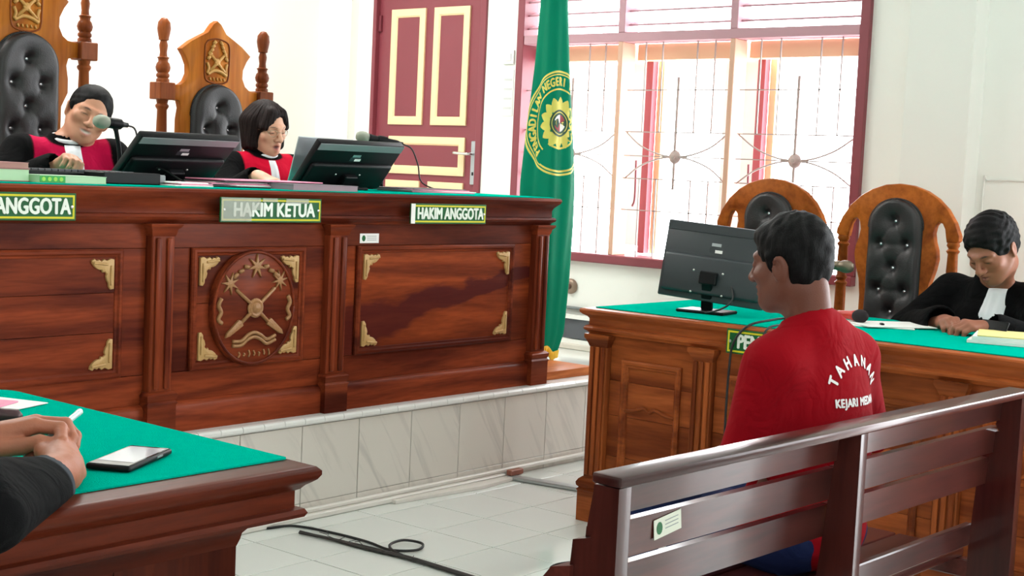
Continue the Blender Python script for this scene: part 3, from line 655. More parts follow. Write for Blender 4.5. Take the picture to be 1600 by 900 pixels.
# ================================================================== PEW
PA = Vector((1.83, 1.264, 0)); pang = math.atan2(1.208-1.264, 3.483-1.83)
pw = thing('pew', 'dark varnished slatted wooden pew under the man in red', 'bench', PA, rot=(0, 0, pang))
PLEN = 1.70
def post_p(x0_, x1_, arm):
    ol = [(0, .01), (0, .842), (.05, .842), (.062, .768), (.052, .752), (.09, .742), (.1, .62), (.11, .45), (.11, .01)] if arm else [(0, .01), (0, .842), (.05, .842), (.066, .70), (.08, .55), (.09, .45), (.09, .01)]
    return prism('post', ol, (x0_, 0, 0), VY, VZ, VX, x1_-x0_, Q_Z, pw, .003)
post_p(0, .036, True); post_p(.816, .848, False); post_p(1.655, 1.69, True)
box('top_rail', -.002, PLEN, -.006, .056, .843, .862, Q_X, pw, .005, 2)
for (za, zb) in ((.780, .836), (.696, .763), (.614, .682)):
    for (xa, xb) in ((.02, .83), (.834, 1.67)):
        prism('back_slat', [(0, 0), (.018, 0), (.014, zb-za), (-.004, zb-za)], (xa, .052+(.84-zb)*.16, za), VY, VZ, VX, xb-xa, Q_X, pw, .003)
for (xa, xb) in ((.02, .83), (.834, 1.67)): box('lower_slat', xa, xb, .108, .128, .447, .503, Q_X, pw, .003)
for k in range(4): box('seat_slat', .0, 1.69, .135+.095*k, .135+.095*k+.088, .408, .43, Q_X, pw, .004, 2)
for x in (.0, .816, 1.655):
    box('seat_bearer', x+.002, x+.034, .09, .51, .36, .408, Q_X, pw, .003); box('front_leg', x, x+.036, .46, .51, .0, .36, Q_Z, pw, .003)
prism('arm_rest', [(.085, .70), (.125, .69), (.20, .60), (.22, .47), (.22, .431), (.18, .431), (.17, .47), (.155, .58), (.11, .64), (.085, .65)], (-.01, 0, 0), VY, VZ, VX, .05, Q_X, pw)
box('stretcher', .03, 1.66, .04, .07, .12, .17, Q_X, pw, .003)
pst = thing('inventory_sticker', 'white inventory sticker with green seal on a slat of the pew', 'sticker', PA, rot=(0, 0, pang))
_d = VY; so = Vector((.162, .0605, .737)); tl = Vector((0, -1, .14)).normalized()
Us, Vs = (VX*math.cos(.12)+VZ*math.sin(.12)).normalized(), (VZ*math.cos(.12)-VX*math.sin(.12)).normalized()
so = Vector((.228, .0595, .737))
obox('paper_label', so, Us, Vs, Us.cross(Vs), .082, .036, .0006, mat('aged_label_paper', srgb(200, 202, 186), .7), pst)
prism('green_seal', ell_pts(.009, .0115, 16), so-Us*.025+Us.cross(Vs)*.0004, Us, Vs, Us.cross(Vs), .0003, GREEN, pst)
for k in range(3): obox('printed_line', so+Us*.012+Vs*(.009-.007*k)+Us.cross(Vs)*.0005, Us, Vs, Us.cross(Vs), .04, .0016, .0002, GREYP, pst)
# ================================================================== ARCHED CHAIRS OF THE DEFENCE
AR = [(0, 1.378), (.06, 1.372), (.12, 1.352), (.17, 1.322), (.215, 1.28), (.25, 1.228), (.272, 1.175), (.272, 1.155), (.262, 1.146), (.218, 1.146), (.214, 1.165), (.208, 1.2), (.196, 1.222), (.180, 1.226), (.168, 1.212), (.162, 1.18), (.168, 1.145), (.18, 1.11), (.184, 1.075), (.176, 1.03), (.158, .97), (.15, .90), (.15, .44)]
TP = [(.02, .42), (.024, .6), (.018, .62), (.026, .64), (.018, .66), (.024, .78), (.022, .93), (.028, .945), (.018, .955), (.026, .968), (.019, .98), (.023, 1.03), (.02, 1.1), (.028, 1.112), (.019, 1.122), (.027, 1.135), (.024, 1.147)]
def arched_chair(label, loc, yaw):
    t = thing('arched_chair', label, 'chair', loc, 'arched chairs behind the defence desk', rot=(0, 0, yaw))
    prism('backboard', mirror(AR), (0, .03, 0), VX, VZ, -VY, .034, L_Z, t, .007)
    for s in (-1, 1):
        lathe('turned_post', TP, (s*.243, .013, 0), L_Z, t, n=14)
        box('front_leg', s*.22-.02, s*.22+.02, -.35, -.31, 0, .40, L_Z, t, .005); box('rear_leg', s*.22-.02, s*.22+.02, -.01, .03, 0, .42, L_Z, t, .005)
    box('seat_frame', -.25, .25, -.36, .03, .38, .43, L_Z, t, .006); box('seat_cushion', -.235, .235, -.35, .0, .43, .49, LEATHER, t, .025, 3)
    bt = [(.0, -.09), (-.06, -.188), (.056, -.188), (0, -.285), (-.058, -.38), (.058, -.38), (0, -.47)]
    tufted_pad('back_pad', .235, .55, 1.312, .042, LEATHER, t, (0, -.006, 0), VX, -VY, [(a, 1.312+b) for a, b in bt])
    return t
# chairs face the middle of the room (-X): local -Y turned to -X
arched_chair('arched wooden chair with black tufted pad behind the monitor of the defence desk', (5.56, 3.105, 0), -PI/2)
arched_chair('arched wooden chair with black tufted pad, empty, beside the man in black robe', (5.53, 2.49, 0), -PI/2)
arched_chair('arched wooden chair at the right edge of the picture, behind the man in black robe', (5.62, 1.66, 0), -PI/2)
# ================================================================== FLAG
fp = thing('flag', 'green court flag with yellow round emblem draped beside the judges bench', 'flag', (5.60, 4.38, ZP))
FLAGM = mat('green_satin', srgb(0, 120, 90), .55, spec=.12, bump=.15, bscale=60); FYEL = mat('flag_yellow', srgb(206, 200, 88), .5); FRINGE = mat('gold_fringe', srgb(232, 190, 60), .6)
_nt = FLAGM.node_tree; _b = _nt.nodes['Principled BSDF']; _t = _nt.nodes.new('ShaderNodeBsdfTranslucent'); _t.inputs['Color'].default_value = (*srgb(10, 190, 165), 1); _m = _nt.nodes.new('ShaderNodeMixShader'); _m.inputs[0].default_value = .4
_nt.links.new(_b.outputs[0], _m.inputs[1]); _nt.links.new(_t.outputs[0], _m.inputs[2]); _nt.links.new(_m.outputs[0], _nt.nodes['Material Output'].inputs['Surface'])
def faxis(z):
    t = (z-.43)/(2.5-.43)
    return Vector((5.60+.012*math.sin(3*t), 4.405+.02*t, z))
def frad(z):
    t = z
    pts = [(.43, .075), (.55, .105), (.8, .118), (1.1, .128), (1.3, .130), (1.6, .112), (1.9, .088), (2.2, .070), (2.7, .062)]
    for (a, ra), (b, rb) in zip(pts, pts[1:]):
        if t <= b: return ra+(rb-ra)*max(0, (t-a))/(b-a)
    return pts[-1][1]
CAMD = math.atan2(-4.38, -5.60)            # direction from the flag into the room
def fsurf(th, z, off=0.):
    """point on the draped cloth; th = angle round the pole"""
    R = frad(z); f = min(1, max(0, (2.6-z)/1.2))
    k = 1+.10*f*math.sin(5*th+1.2*z)+.05*f*math.sin(9*th-.8*z+1)+.035*math.sin(3*th+.6)
    A = faxis(z); a = CAMD+th
    return A+Vector((math.cos(a), math.sin(a), 0))*(R*k+off)
nth, nz = 96, 70; vs, fs = [], []
for j in range(nz+1):
    for i in range(nth):
        th = -PI+2*PI*i/nth; zb = .432+.016*(1+math.sin(2*th+.9))+.012*math.sin(5*th); z = zb+(2.72-zb)*j/nz
        vs.append(fsurf(th, z))
for j in range(nz):
    for i in range(nth): k = (i+1) % nth; fs.append((j*nth+i, j*nth+k, (j+1)*nth+k, (j+1)*nth+i))
cl = mesh('cloth', vs, fs, FLAGM, fp, True)
vs2 = []; fs2 = []
for i in range(nth):
    th = -PI+2*PI*i/nth; zb = .432+.016*(1+math.sin(2*th+.9))+.012*math.sin(5*th)
    vs2 += [fsurf(th, zb+.012, .002), fsurf(th, zb-.028, .006*(1 if i % 2 else -1))]
for i in range(nth): k = (i+1) % nth; fs2.append((2*i, 2*k, 2*k+1, 2*i+1))
fr_ = mesh('fringe', vs2, fs2, FRINGE, cl); mo = fr_.modifiers.new('thick', 'SOLIDIFY'); mo.thickness = .003
lathe('pole', [(.016, .43), (.016, 2.9), (.024, 2.92), (.03, 2.96), (.018, 3.0), (0, 3.04)], (5.602, 4.415, 0), K_P, fp, n=14)
# emblem printed on the cloth: (a, b) in cloth metres mapped round the pole
ZE, THE, SQ = 1.607, .42, .80
def emap(a, b, off=.0015): return fsurf(THE+a*SQ/.118, ZE+b, off)      # a to the right of the viewer
def estrip(name, r0_, r1_, t0, t1, m_, n=60):
    vs, fs = [], []
    for k in range(n+1):
        t = t0+(t1-t0)*k/n
        for j in range(3): r_ = r0_+(r1_-r0_)*j/2; vs.append(emap(r_*math.cos(t), r_*math.sin(t)))
    for k in range(n):
        for j in range(2): fs.append((k*3+j, k*3+j+1, k*3+j+4, k*3+j+3))
    return mesh(name, vs, fs, m_, cl, True)
D2 = math.radians
estrip('emblem_ring', .252, .262, D2(65), D2(300), FYEL); estrip('emblem_ring', .240, .246, D2(65), D2(240), FYEL); estrip('emblem_ring', .166, .174, D2(60), D2(232), FYEL)
estrip('emblem_scroll', .12, .13, D2(235), D2(330), FYEL); estrip('emblem_scroll', .235, .245, D2(240), D2(330), FYEL)
vs, fs = [emap(0, 0, .002)], []
n = 112
for ring in (1, 2, 3):
    for k in range(n):
        t = 2*PI*k/n; ph = (t*7/PI) % 1.0
        fl_ = .100+.034*(1-abs((t*14/(2*PI)) % 1.0-.35)*1.6); rr_ = max(.09, fl_)*ring/3
        vs.append(emap(rr_*math.cos(t), rr_*math.sin(t), .002))
for k in range(n): fs.append((0, 1+k, 1+(k+1) % n))
for r_ in range(2):
    for k in range(n): a, b = 1+r_*n+k, 1+r_*n+(k+1) % n; fs.append((a, a+n, b+n, b))
mesh('emblem_sun', vs, fs, FYEL, cl, True)
def edisc(name, R, m_, off, sq=1.):
    n = 40; vs = [emap(0, 0, off)]; fs = []
    for q in (1, 2):
        for k in range(n): t = 2*PI*k/n; vs.append(emap(R*q/2*math.cos(t)*sq, R*q/2*math.sin(t), off))
    for k in range(n): fs.append((0, 1+k, 1+(k+1) % n)); fs.append((1+k, 1+n+k, 1+n+(k+1) % n, 1+(k+1) % n))
    return mesh(name, vs, fs, m_, cl, True)
edisc('emblem_disc', .068, mat('flag_dark_green', srgb(20, 70, 50), .5), .003); edisc('emblem_disc_edge', .058, FYEL, .0036); edisc('emblem_field', .053, mat('flag_dark_green', srgb(20, 70, 50), .5), .0042)
SHW, SHR = mat('shield_white', srgb(220, 222, 216), .5), mat('shield_red', srgb(140, 40, 48), .5)
for (a0, a1, m_) in ((20, 90, SHR), (90, 160, SHW), (200, 270, SHR), (270, 340, SHW)):
    vs = [emap(0, 0, .005)]+[emap(.042*math.cos(D2(a0+(a1-a0)*k/8)), .042*math.sin(D2(a0+(a1-a0)*k/8)), .005) for k in range(9)]
    mesh('emblem_shield_quarter', vs, [(0, k+1, k+2) for k in range(8)], m_, cl)
WORDS = 'PENGADILAN NEGERI MEDAN'
for i, ch in enumerate(WORDS):
    if ch == ' ' or i > 19: continue
    ang = D2(226-9.2*i)
    tmp = text_obj('emblem_letter', ch, .06, FYEL, cl, Matrix.Identity(4), .0, .003, .8)
    me = tmp.data; bm = bmesh.new(); bm.from_mesh(me)
    bmesh.ops.triangulate(bm, faces=bm.faces); bmesh.ops.subdivide_edges(bm, edges=bm.edges, cuts=1)
    for v in bm.verts:
        rr_ = .206+v.co.y; aa = ang-v.co.x/.206; v.co = emap(rr_*math.cos(aa), rr_*math.sin(aa), .0025)
    bm.to_mesh(me); bm.free(); me.update()
bs = prism('flag_stand', rounded(5.065, 5.50, 3.99, 4.62, .05), (0, 0, ZP+.001), VX, VY, VZ, .04, wood('stand_wood', srgb(200, 120, 70), srgb(160, 84, 44), 0), None, .006)
tag(bs, 'low wooden board on the platform under the flag, beside the judges bench', 'stand')
# ================================================================== MONITORS
def monitor(label, top, U, tilt, w_, h_, deskz, foot, strip, roll=0., name='monitor', badge=True, body=BLACKP):
    """screen turned away from us: top edge midpoint, U along the width, leaning back towards the camera side"""
    U = Vector(U).normalized(); B = U.cross(VZ).normalized()       # B: direction of the back of the screen
    V = (VZ*math.sin(tilt)+B*math.cos(tilt)).normalized(); N = U.cross(V).normalized()
    if roll:
        Rm = Matrix.Rotation(roll, 3, N); U = Rm @ U; V = Rm @ V
    top = Vector(top); c = top-V*(h_/2)
    t = thing(name, label, 'monitor', (foot[0], foot[1], deskz))
    bk = N if N.dot(B) > 0 else -N
    if U.cross(V).dot(bk) < 0: bk = -bk
    sh = obox('shell', c+bk*.006, U, V, bk, w_, h_, .03, body, t, .006, 2)
    obox('screen', c-bk*.0095, U, V, bk, w_-.03, h_-.03, .003, mat('dark_screen', srgb(16, 17, 20), .12), sh)
    lower = obox('rear_bulge', c-V*h_*.17+bk*.026, U, V, bk, w_*.94, h_*.5, .026, body, t, .012, 3)
    if strip: obox('upper_strip', c+V*(h_/2-.02)+bk*.0225, U, V, bk, w_*.985, .034, .003, GREYP if strip == 1 else DARKP, t, .001)  # grey strip: reflection along the top of the black shell, painted in
    if badge:
        obox('maker_badge', c+V*h_*.24+bk*.0215, U, V, bk, w_*.09, .012, .001, SILVER, t)
        obox('rating_label', c+V*h_*.17+bk*.0215, U, V, bk, w_*.12, .02, .001, DARKP, t)
        obox('barcode_label', c+V*h_*.155+U*w_*.03+bk*.0222, U, V, bk, w_*.07, .012, .0008, PAPER, t)
    for (a, b) in ((-.16, -.12), (.12, -.12), (-.16, -.40), (.14, -.40)): lathe('screw', [(0, 0), (.005, 0), (.004, .002), (0, .003)], c+U*w_*a+V*h_*b+bk*.039, STEEL, t, axis=bk, n=8)
    hub = c-V*h_*.2+bk*.05
    obox('stand_hinge', hub, U, V, bk, .07, .05, .024, BLACKP, t, .004)
    nk = Vector((foot[0], foot[1], deskz+.012))
    d_ = (hub+bk*.004)-nk; L_ = d_.length; d_.normalize(); u2 = (U-d_*U.dot(d_)).normalized()
    obox('stand_neck', (hub+bk*.004+nk)/2, u2, d_, u2.cross(d_), .045, L_, .022, BLACKP, t, .004)
    B0 = Vector((B.x, B.y, 0)).normalized(); U0 = Vector((U.x, U.y, 0)).normalized()
    obox('stand_foot', Vector((foot[0], foot[1], deskz+.006)), U0, Vector((0, 0, 1)).cross(U0), VZ, .2, .14, .012, BLACKP, t, .004)
    return t
ZT = 1.2445
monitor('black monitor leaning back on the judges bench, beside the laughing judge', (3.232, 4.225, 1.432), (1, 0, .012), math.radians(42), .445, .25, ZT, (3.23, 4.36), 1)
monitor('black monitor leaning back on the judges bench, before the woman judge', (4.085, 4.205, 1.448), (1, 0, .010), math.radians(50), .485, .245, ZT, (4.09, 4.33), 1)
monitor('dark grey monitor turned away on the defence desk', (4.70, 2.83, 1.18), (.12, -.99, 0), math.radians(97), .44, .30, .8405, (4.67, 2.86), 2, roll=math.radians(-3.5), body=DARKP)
# laptop of the woman judge, lid seen from behind
lt = thing('laptop', 'silver laptop with raised lid beside the monitor of the woman judge', 'laptop', (4.1, 4.5, ZT))
Vl = Vector((.0, -.30, .95)).normalized(); Ul = Vector((1, 0, .0)); Nl = Ul.cross(Vl)
obox('lid', Vector((4.075, 4.47, ZT+.018))+Vl*.105, Ul, Vl, Nl, .31, .2, .007, SILVER, lt, .003, 2)
box('keyboard_deck', 3.92, 4.23, 4.48, 4.69, ZT+.003, ZT+.018, SILVER, lt, .004)
# ================================================================== MICROPHONES
MESHM = mat('microphone_mesh', srgb(150, 156, 140), .45, .5, bump=.9, bscale=900)
def mic(label, head, tail, post_xy, z_base, capm=MESHM, body=BLACKP, joint=.55, collar=None, stand=True, cat='microphone'):
    head, tail = Vector(head), Vector(tail); ax = (tail-head); L_ = ax.length; ax.normalize()
    t = thing('microphone', label, cat, (post_xy[0], post_xy[1], z_base))
    lathe('grille_ball', [(0.002, -.028), (.016, -.024), (.023, -.012), (.0255, .0), (.025, .014), (.021, .026), (.019, .03)], head, capm, t, axis=ax, n=18)
    lathe('body', [(.019, .03), (.0205, .034), (.019, .042), (.0165, .06), (.0135, L_-.03), (.012, L_-.02), (.010, L_-.018), (.009, L_), (0, L_+.002)], head, body, t, axis=ax, n=16)
    if collar: lathe('collar', [(.0265, -.004), (.0275, .002), (.0265, .012)], head+ax*.012, collar, t, axis=ax, n=18)
    if stand:
        j = head+ax*(L_*joint); b = Vector((post_xy[0], post_xy[1], z_base))
        lathe('clip', [(.02, -.02), (.021, 0), (.02, .02)], j, BLACKP, t, axis=ax, n=14)
        tube('stand_pole', [b+VZ*.01, (j.x*.1+b.x*.9, j.y*.1+b.y*.9, z_base+(j.z-z_base)*.5), j-VZ*.012], [.012, .0085, .0085, .013], BLACKP, t, 10)
        lathe('stand_base', [(0, 0), (.06, 0), (.06, .006), (.05, .011), (.015, .014), (0, .016)], b, BLACKP, t, n=24)
    return t, tail
m1, tl1 = mic('microphone with pale grille on a stand before the laughing judge', (2.985, 4.43, 1.462), (3.10, 4.43, 1.455), (3.07, 4.43), ZT, joint=.55)
tube('microphone_cable', [tl1, tl1+Vector((.03, -.01, -.02)), tl1+Vector((.03, -.05, -.13)), (3.15, 4.28, 1.30), (3.16, 4.12, ZT+.005), (3.24, 4.04, ZT+.004), (3.42, 3.99, ZT+.004)], .0035, RUBBER, m1, 6)
m2, tl2 = mic('microphone on a stand behind the monitor of the woman judge', (4.42, 4.55, 1.478), (4.60, 4.47, 1.455), (4.52, 4.52), ZT, joint=.5)
tube('microphone_cable', [tl2, tl2+Vector((.04, -.02, -.02)), tl2+Vector((.075, -.03, -.09)), tl2+Vector((.085, -.05, -.17)), (4.75, 4.35, ZT+.004), (4.70, 4.25, ZT+.004)], .0035, RUBBER, m2, 6)
m3, tl3 = mic('grey metal microphone standing on the defence desk behind the man in red', (5.085, 2.485, 1.040), (5.07, 2.64, 1.046), (5.08, 2.60), .8405, capm=mat('worn_microphone_metal', srgb(120, 108, 92), .4, .7), body=mat('worn_microphone_metal', srgb(120, 108, 92), .4, .7), joint=.75)
m4, tl4 = mic('black foam microphone with red body lying on the defence desk', (4.87, 2.31, .872), (4.93, 2.455, .866), (4.9, 2.375), .8405, capm=mat('black_foam', srgb(34, 26, 30), .9), body=mat('red_plastic', srgb(206, 52, 40), .4), stand=False)
# ================================================================== PAPERS AND BOOKS ON THE BENCH
def slab(name, label, cat, c, w_, d_, h_, ang, m_, group=None, edge=None, tilt=0.):
    U = Vector((math.cos(ang), math.sin(ang), 0)); V = Vector((-math.sin(ang), math.cos(ang), 0)); c = Vector(c)
    if edge is None:
        o = obox(name, c+VZ*h_/2, U, V, VZ, w_, d_, h_, m_, None, min(.001, h_*.3)); return tag(o, label, cat, group)
    t = thing(name, label, cat, c, group)
    obox('pages', c+VZ*h_/2, U, V, VZ, w_*.985, d_*.98, h_*.86, edge, t); obox('cover', c+VZ*(h_-h_*.04), U, V, VZ, w_, d_, h_*.08, m_, t); obox('back_cover', c+VZ*(h_*.04), U, V, VZ, w_, d_, h_*.08, m_, t)
    return t
slab('book', 'thick book with pale edges at the left end of the bench top', 'book', (2.31, 4.10, ZT), .26, .2, .042, .05, mat('book_cover_brown', srgb(140, 90, 84), .6), edge=PALEG)
slab('book', 'brownish pink folder lying on the thick book at the bench end', 'folder', (2.36, 4.13, ZT+.0425), .2, .18, .018, .1, mat('folder_pink_brown', srgb(190, 136, 132), .6), edge=mat('folder_edge', srgb(170, 130, 120), .7))
tg_ = slab('book', 'slim book with bright green patterned spine before the black keyboard', 'book', (2.585, 4.05, ZT), .25, .14, .024, .02, mat('book_cover_pale_green', srgb(160, 196, 160), .6), edge=PALEG)
GB = mat('bright_green_print', srgb(40, 160, 60), .5); obox('patterned_spine', (2.508, 3.977, ZT+.012), VX, VZ, -VY, .09, .021, .003, GB, tg_)
for k in range(4): prism('spine_motif', ell_pts(.007, .007, 10), (2.475+.021*k, 3.9752, ZT+.012), VX, VZ, -VY, .0006, mat('spine_motif_lime', srgb(150, 210, 70), .5), tg_)
kb = thing('keyboard', 'black keyboard on the bench top before the laughing judge', 'keyboard', (2.72, 4.24, ZT))
obox('case', (2.76, 4.27, ZT+.022), Vector((1, 0, -.02)).normalized(), VY, VZ, .46, .16, .024, BLACKP, kb, .004)
kbm = bmesh.new()
for r_ in range(5):
    for c_ in range(17): add_box(kbm, 2.545+.0252*c_, 2.545+.0252*c_+.021, 4.20+.029*r_, 4.20+.029*r_+.024, ZT+.030, ZT+.042)
kk = bm_obj('keys', kbm, DARKP, kb); kk['kind'] = 'stuff'
bx_ = thing('equipment_box', 'small black box with grey end beside the keyboard', 'box', (2.98, 4.12, ZT))
box('case', 2.76, 2.99, 4.07, 4.19, ZT+.001, ZT+.04, BLACKP, bx_, .003); box('grey_end', 2.99, 3.02, 4.08, 4.18, ZT+.006, ZT+.036, GREYP, bx_, .004)
rng = random.Random(3)
def pile(n, cx, cy, w_, d_, z0_, mats, labels, name='paper_sheet', cat='paper', group=None, h=.0045, spread=.03):
    z = z0_
    for i in range(n):
        slab(name, labels[i % len(labels)], cat, (cx+rng.uniform(-spread, spread), cy+rng.uniform(-spread, spread)*.6, z+.0003), w_*rng.uniform(.85, 1.05), d_, h, rng.uniform(-.18, .18), mats[i % len(mats)], group); z += h+.0004
GREYF = mat('grey_clear_file', srgb(126, 118, 124), .3); DKF = mat('dark_file', srgb(60, 52, 58), .4)
pile(6, 3.50, 4.20, .5, .22, ZT, [GREYF, PAPER, PINK, PAPER, DKF, PINK], ['grey clear file at the bottom of the pile by the woman judge', 'white papers above the grey file in the pile by the woman judge', 'pink papers low in the pile by the woman judge', 'white papers in the middle of the pile by the woman judge', 'dark file near the top of the pile by the woman judge', 'pink sheet on top of the pile by the woman judge'], 'paper_file', 'papers', 'files piled before the woman judge')
slab('document_file', 'thick grey clear-covered file before the monitor of the woman judge', 'file', (3.66, 4.05, ZT), .34, .2, .022, .02, GREYF, edge=mat('file_edges', srgb(150, 128, 138), .6))
pile(3, 3.09, 4.08, .16, .14, ZT, [PAPER, PINK, PAPER], ['white slip under the monitor beside the laughing judge', 'pink slip under the monitor beside the laughing judge', 'topmost white slip under the monitor beside the laughing judge'], 'paper_slip', 'paper', 'slips under the monitor')
pile(4, 4.55, 4.30, .42, .24, ZT, [PINK, PAPER, PINK, DKF], ['pink papers at the bottom of the heap right of the second monitor', 'white papers in the heap right of the second monitor', 'upper pink papers in the heap right of the second monitor', 'dark file on top of the heap right of the second monitor'], 'paper_file', 'papers', 'papers right of the second monitor', .004)
slab('paper_sheet', 'white sheet standing up behind the first monitor', 'paper', (3.40, 4.50, ZT), .30, .2, .006, .1, PAPER)
# ================================================================== ON THE DEFENCE DESK
ZD = .8408
for (i, (c, w_, d_, a, lb)) in enumerate((((4.90, 2.28, ZD), .21, .297, .5, 'white papers with a clip beside the foam microphone'), ((4.93, 2.22, ZD+.0045), .2, .28, .9, 'loose white sheet on the papers beside the foam microphone'))):
    slab('paper_sheet', lb, 'paper', c, w_, d_, .004, a, PAPER)
obox('binder_clip', (4.86, 2.22, ZD+.012), Vector((.8, .6, 0)), Vector((-.6, .8, 0)), VZ, .03, .012, .006, BLACKP, None, .001)
tag(bpy.data.objects['binder_clip'], 'small black binder clip on the white papers of the defence desk', 'clip')
fdr = thing('folder', 'pale yellow folder holding white papers before the man in black robe', 'folder', (4.80, 1.72, ZD))
for k, (m_, h) in enumerate(((PAPER, .012), (PAPER, .012), (YELP, .004))):
    z = ZD+(.0, .0125, .025)[k]; obox('papers' if m_ is PAPER else 'cover', Vector((4.82+.01*k, 1.70-.008*k, z+h/2)), Vector((math.cos(.25+.05*k), math.sin(.25+.05*k), 0)), Vector((-math.sin(.25+.05*k), math.cos(.25+.05*k), 0)), VZ, .24, .31, h, m_, fdr, .001)
ca = thing('microphone_cable', 'black cable hanging over the front of the defence desk by its name board', 'cable', (4.4, 2.5, .8405))
tube('cable_run', [(4.72, 2.47, ZD+.006), (4.60, 2.47, ZD+.02), (4.47, 2.46, ZD+.022), (4.37, 2.50, ZD+.002), (4.352, 2.545, .78), (4.352, 2.558, .68), (4.352, 2.56, .45), (4.352, 2.55, .1), (4.33, 2.5, .006)], .0045, RUBBER, ca, 7)
tube('cable_run', [(4.78, 2.45, ZD+.006), (4.62, 2.44, ZD+.04), (4.5, 2.42, ZD+.012), (4.37, 2.42, ZD+.002), (4.353, 2.43, .79), (4.352, 2.41, .7), (4.352, 2.40, .3)], .004, RUBBER, ca, 7)
tube('monitor_cable', [(4.66, 2.76, ZD+.14), (4.62, 2.72, ZD+.06), (4.60, 2.80, ZD+.01), (4.66, 2.93, ZD+.006), (4.8, 2.95, ZD+.006)], .004, RUBBER, ca, 7)
# ================================================================== ON THE FRONT DESK
ZF = .8447
Uq, Vq = Vector((.149, .090, 0)).normalized(), Vector((-.043, .058, 0)).normalized()
Uq = Vector((.137, .076, 0)).normalized(); Vq = Vector((-Uq.y, Uq.x, 0))
ph = thing('mobile_phone', 'black smartphone lying face up on the green cloth in the front corner', 'phone', (1.345, 1.893, ZF))
pc = Vector((1.345, 1.893, ZF))
obox('case', pc+VZ*.005, Uq, Vq, VZ, .158, .076, .010, BLACKP, ph, .004, 3)
obox('glass', pc+VZ*.0102, Uq, Vq, VZ, .150, .068, .0008, mat('phone_glass', srgb(30, 26, 28), .04), ph)
obox('display', pc+VZ*.0107-Uq*.0-Vq*.0+Uq*.008, Uq, Vq, VZ, .118, .062, .0005, mat('phone_display', srgb(196, 196, 204), .06), ph)
obox('side_key', pc+VZ*.006-Vq*.0382+Uq*.03, Uq, Vq, VZ, .02, .0012, .003, GREYP, ph)
slab('paper_sheet', 'white sheet at the far end of the cloth in the front corner', 'paper', (1.42, 2.47, ZF), .2, .14, .002, .35, PAPER)
slab('paper_sheet', 'pink sheet lying on the white one in the front corner', 'paper', (1.385, 2.48, ZF+.0022), .18, .12, .003, .5, PINK)
gl_ = thing('spectacles_case', 'dark curved spectacles case by the papers in the front corner', 'case', (1.35, 2.31, ZF))
tube('case', [(1.29, 2.33, ZF+.012), (1.35, 2.315, ZF+.014), (1.395, 2.295, ZF+.010)], [.012, .014, .013, .004], mat('case_dark', srgb(60, 26, 32), .35), gl_, 10)
# ================================================================== CABLES AND DUCTS ON THE FLOOR
PVC = mat('pvc_trunking', srgb(226, 222, 214), .4); ALU = mat('aluminium_strip', srgb(176, 180, 180), .35, .6)
dk = thing('cable_trunking', 'pale plastic cable trunking along the foot of the platform', 'trunking', (4.0, 3.88, 0))
box('lower_strip', 2.4, 4.72, 3.868, 3.908, .001, .022, PVC, dk, .004); box('upper_strip', 2.4, 5.9, 3.888, 3.909, .0225, .04, PVC, dk, .004)
prism('loose_strip', [(4.0, 3.845), (4.5, 3.80), (4.78, 3.83), (4.78, 3.865), (4.0, 3.866)], (0, 0, .001), VX, VY, VZ, .014, PVC, dk, .002)
fs_ = tag(obox('floor_strip', (4.765, 3.665, .009), Vector((.07, -.39, 0)).normalized(), Vector((.39, .07, 0)).normalized(), VZ, .40, .055, .016, ALU, None, .004), 'grey metal cable strip across the floor towards the defence desk', 'strip')
jx = thing('junction_box', 'small brown junction box at the corner of the floor strips', 'box', (4.76, 3.845, 0))
box('lid', 4.715, 4.80, 3.835, 3.865, .018, .042, mat('brown_plastic', srgb(150, 92, 74), .5), jx, .003); box('box_body', 4.725, 4.79, 3.838, 3.864, .016, .018, BLACKP, jx)
c1 = thing('floor_cable', 'thin black cable with a loop lying on the floor tiles', 'cable', (3.5, 3.5, 0))
tube('cable_run', [(3.35, 3.95-.08, .006), (3.45, 3.83, .006), (3.49, 3.67, .006), (3.50, 3.50, .006), (3.485, 3.37, .006), (3.55, 3.30, .008), (3.62, 3.34, .010), (3.60, 3.41, .012), (3.52, 3.40, .014), (3.475, 3.35, .012), (3.46, 3.28, .008)], .005, RUBBER, c1, 7)
c2 = thing('floor_cable_bundle', 'bundle of dark frayed cables lying on the floor tiles', 'cable', (3.43, 3.3, 0))
for k, (dx, r_) in enumerate(((0, .006), (.009, .0045), (-.008, .0045), (.003, .004))):
    tube('cable_run', [(3.40+dx*.3, 3.745, .007+.004*(k == 3)), (3.425+dx*.6, 3.60, .007), (3.435+dx, 3.45, .007+.004*(k == 3)), (3.455+dx, 3.25, .008), (3.45+dx, 3.05, .008), (3.44+dx, 2.7, .008), (3.47+dx, 2.3, .008)], r_, mat('dusty_cable', srgb(58, 54, 52), .8), c2, 7)
for k in range(12):
    a = rng.uniform(0, 6.3); p = Vector((3.43+rng.uniform(-.012, .012), rng.uniform(3.2, 3.65), .014)); tube('frayed_wire', [p, p+Vector((math.cos(a)*.03, math.sin(a)*.03, .006))], .0012, RUBBER, c2, 5, False)
c3 = thing('floor_cable', 'black cable curl on the tiles at the foot of the pew', 'cable', (3.8, 2.8, 0))
tube('cable_run', [(3.80, 2.60, .006), (3.73, 2.74, .006), (3.72, 2.83, .006), (3.80, 2.86, .006), (3.95, 2.80, .006), (4.15, 2.72, .006)], .005, RUBBER, c3, 7)
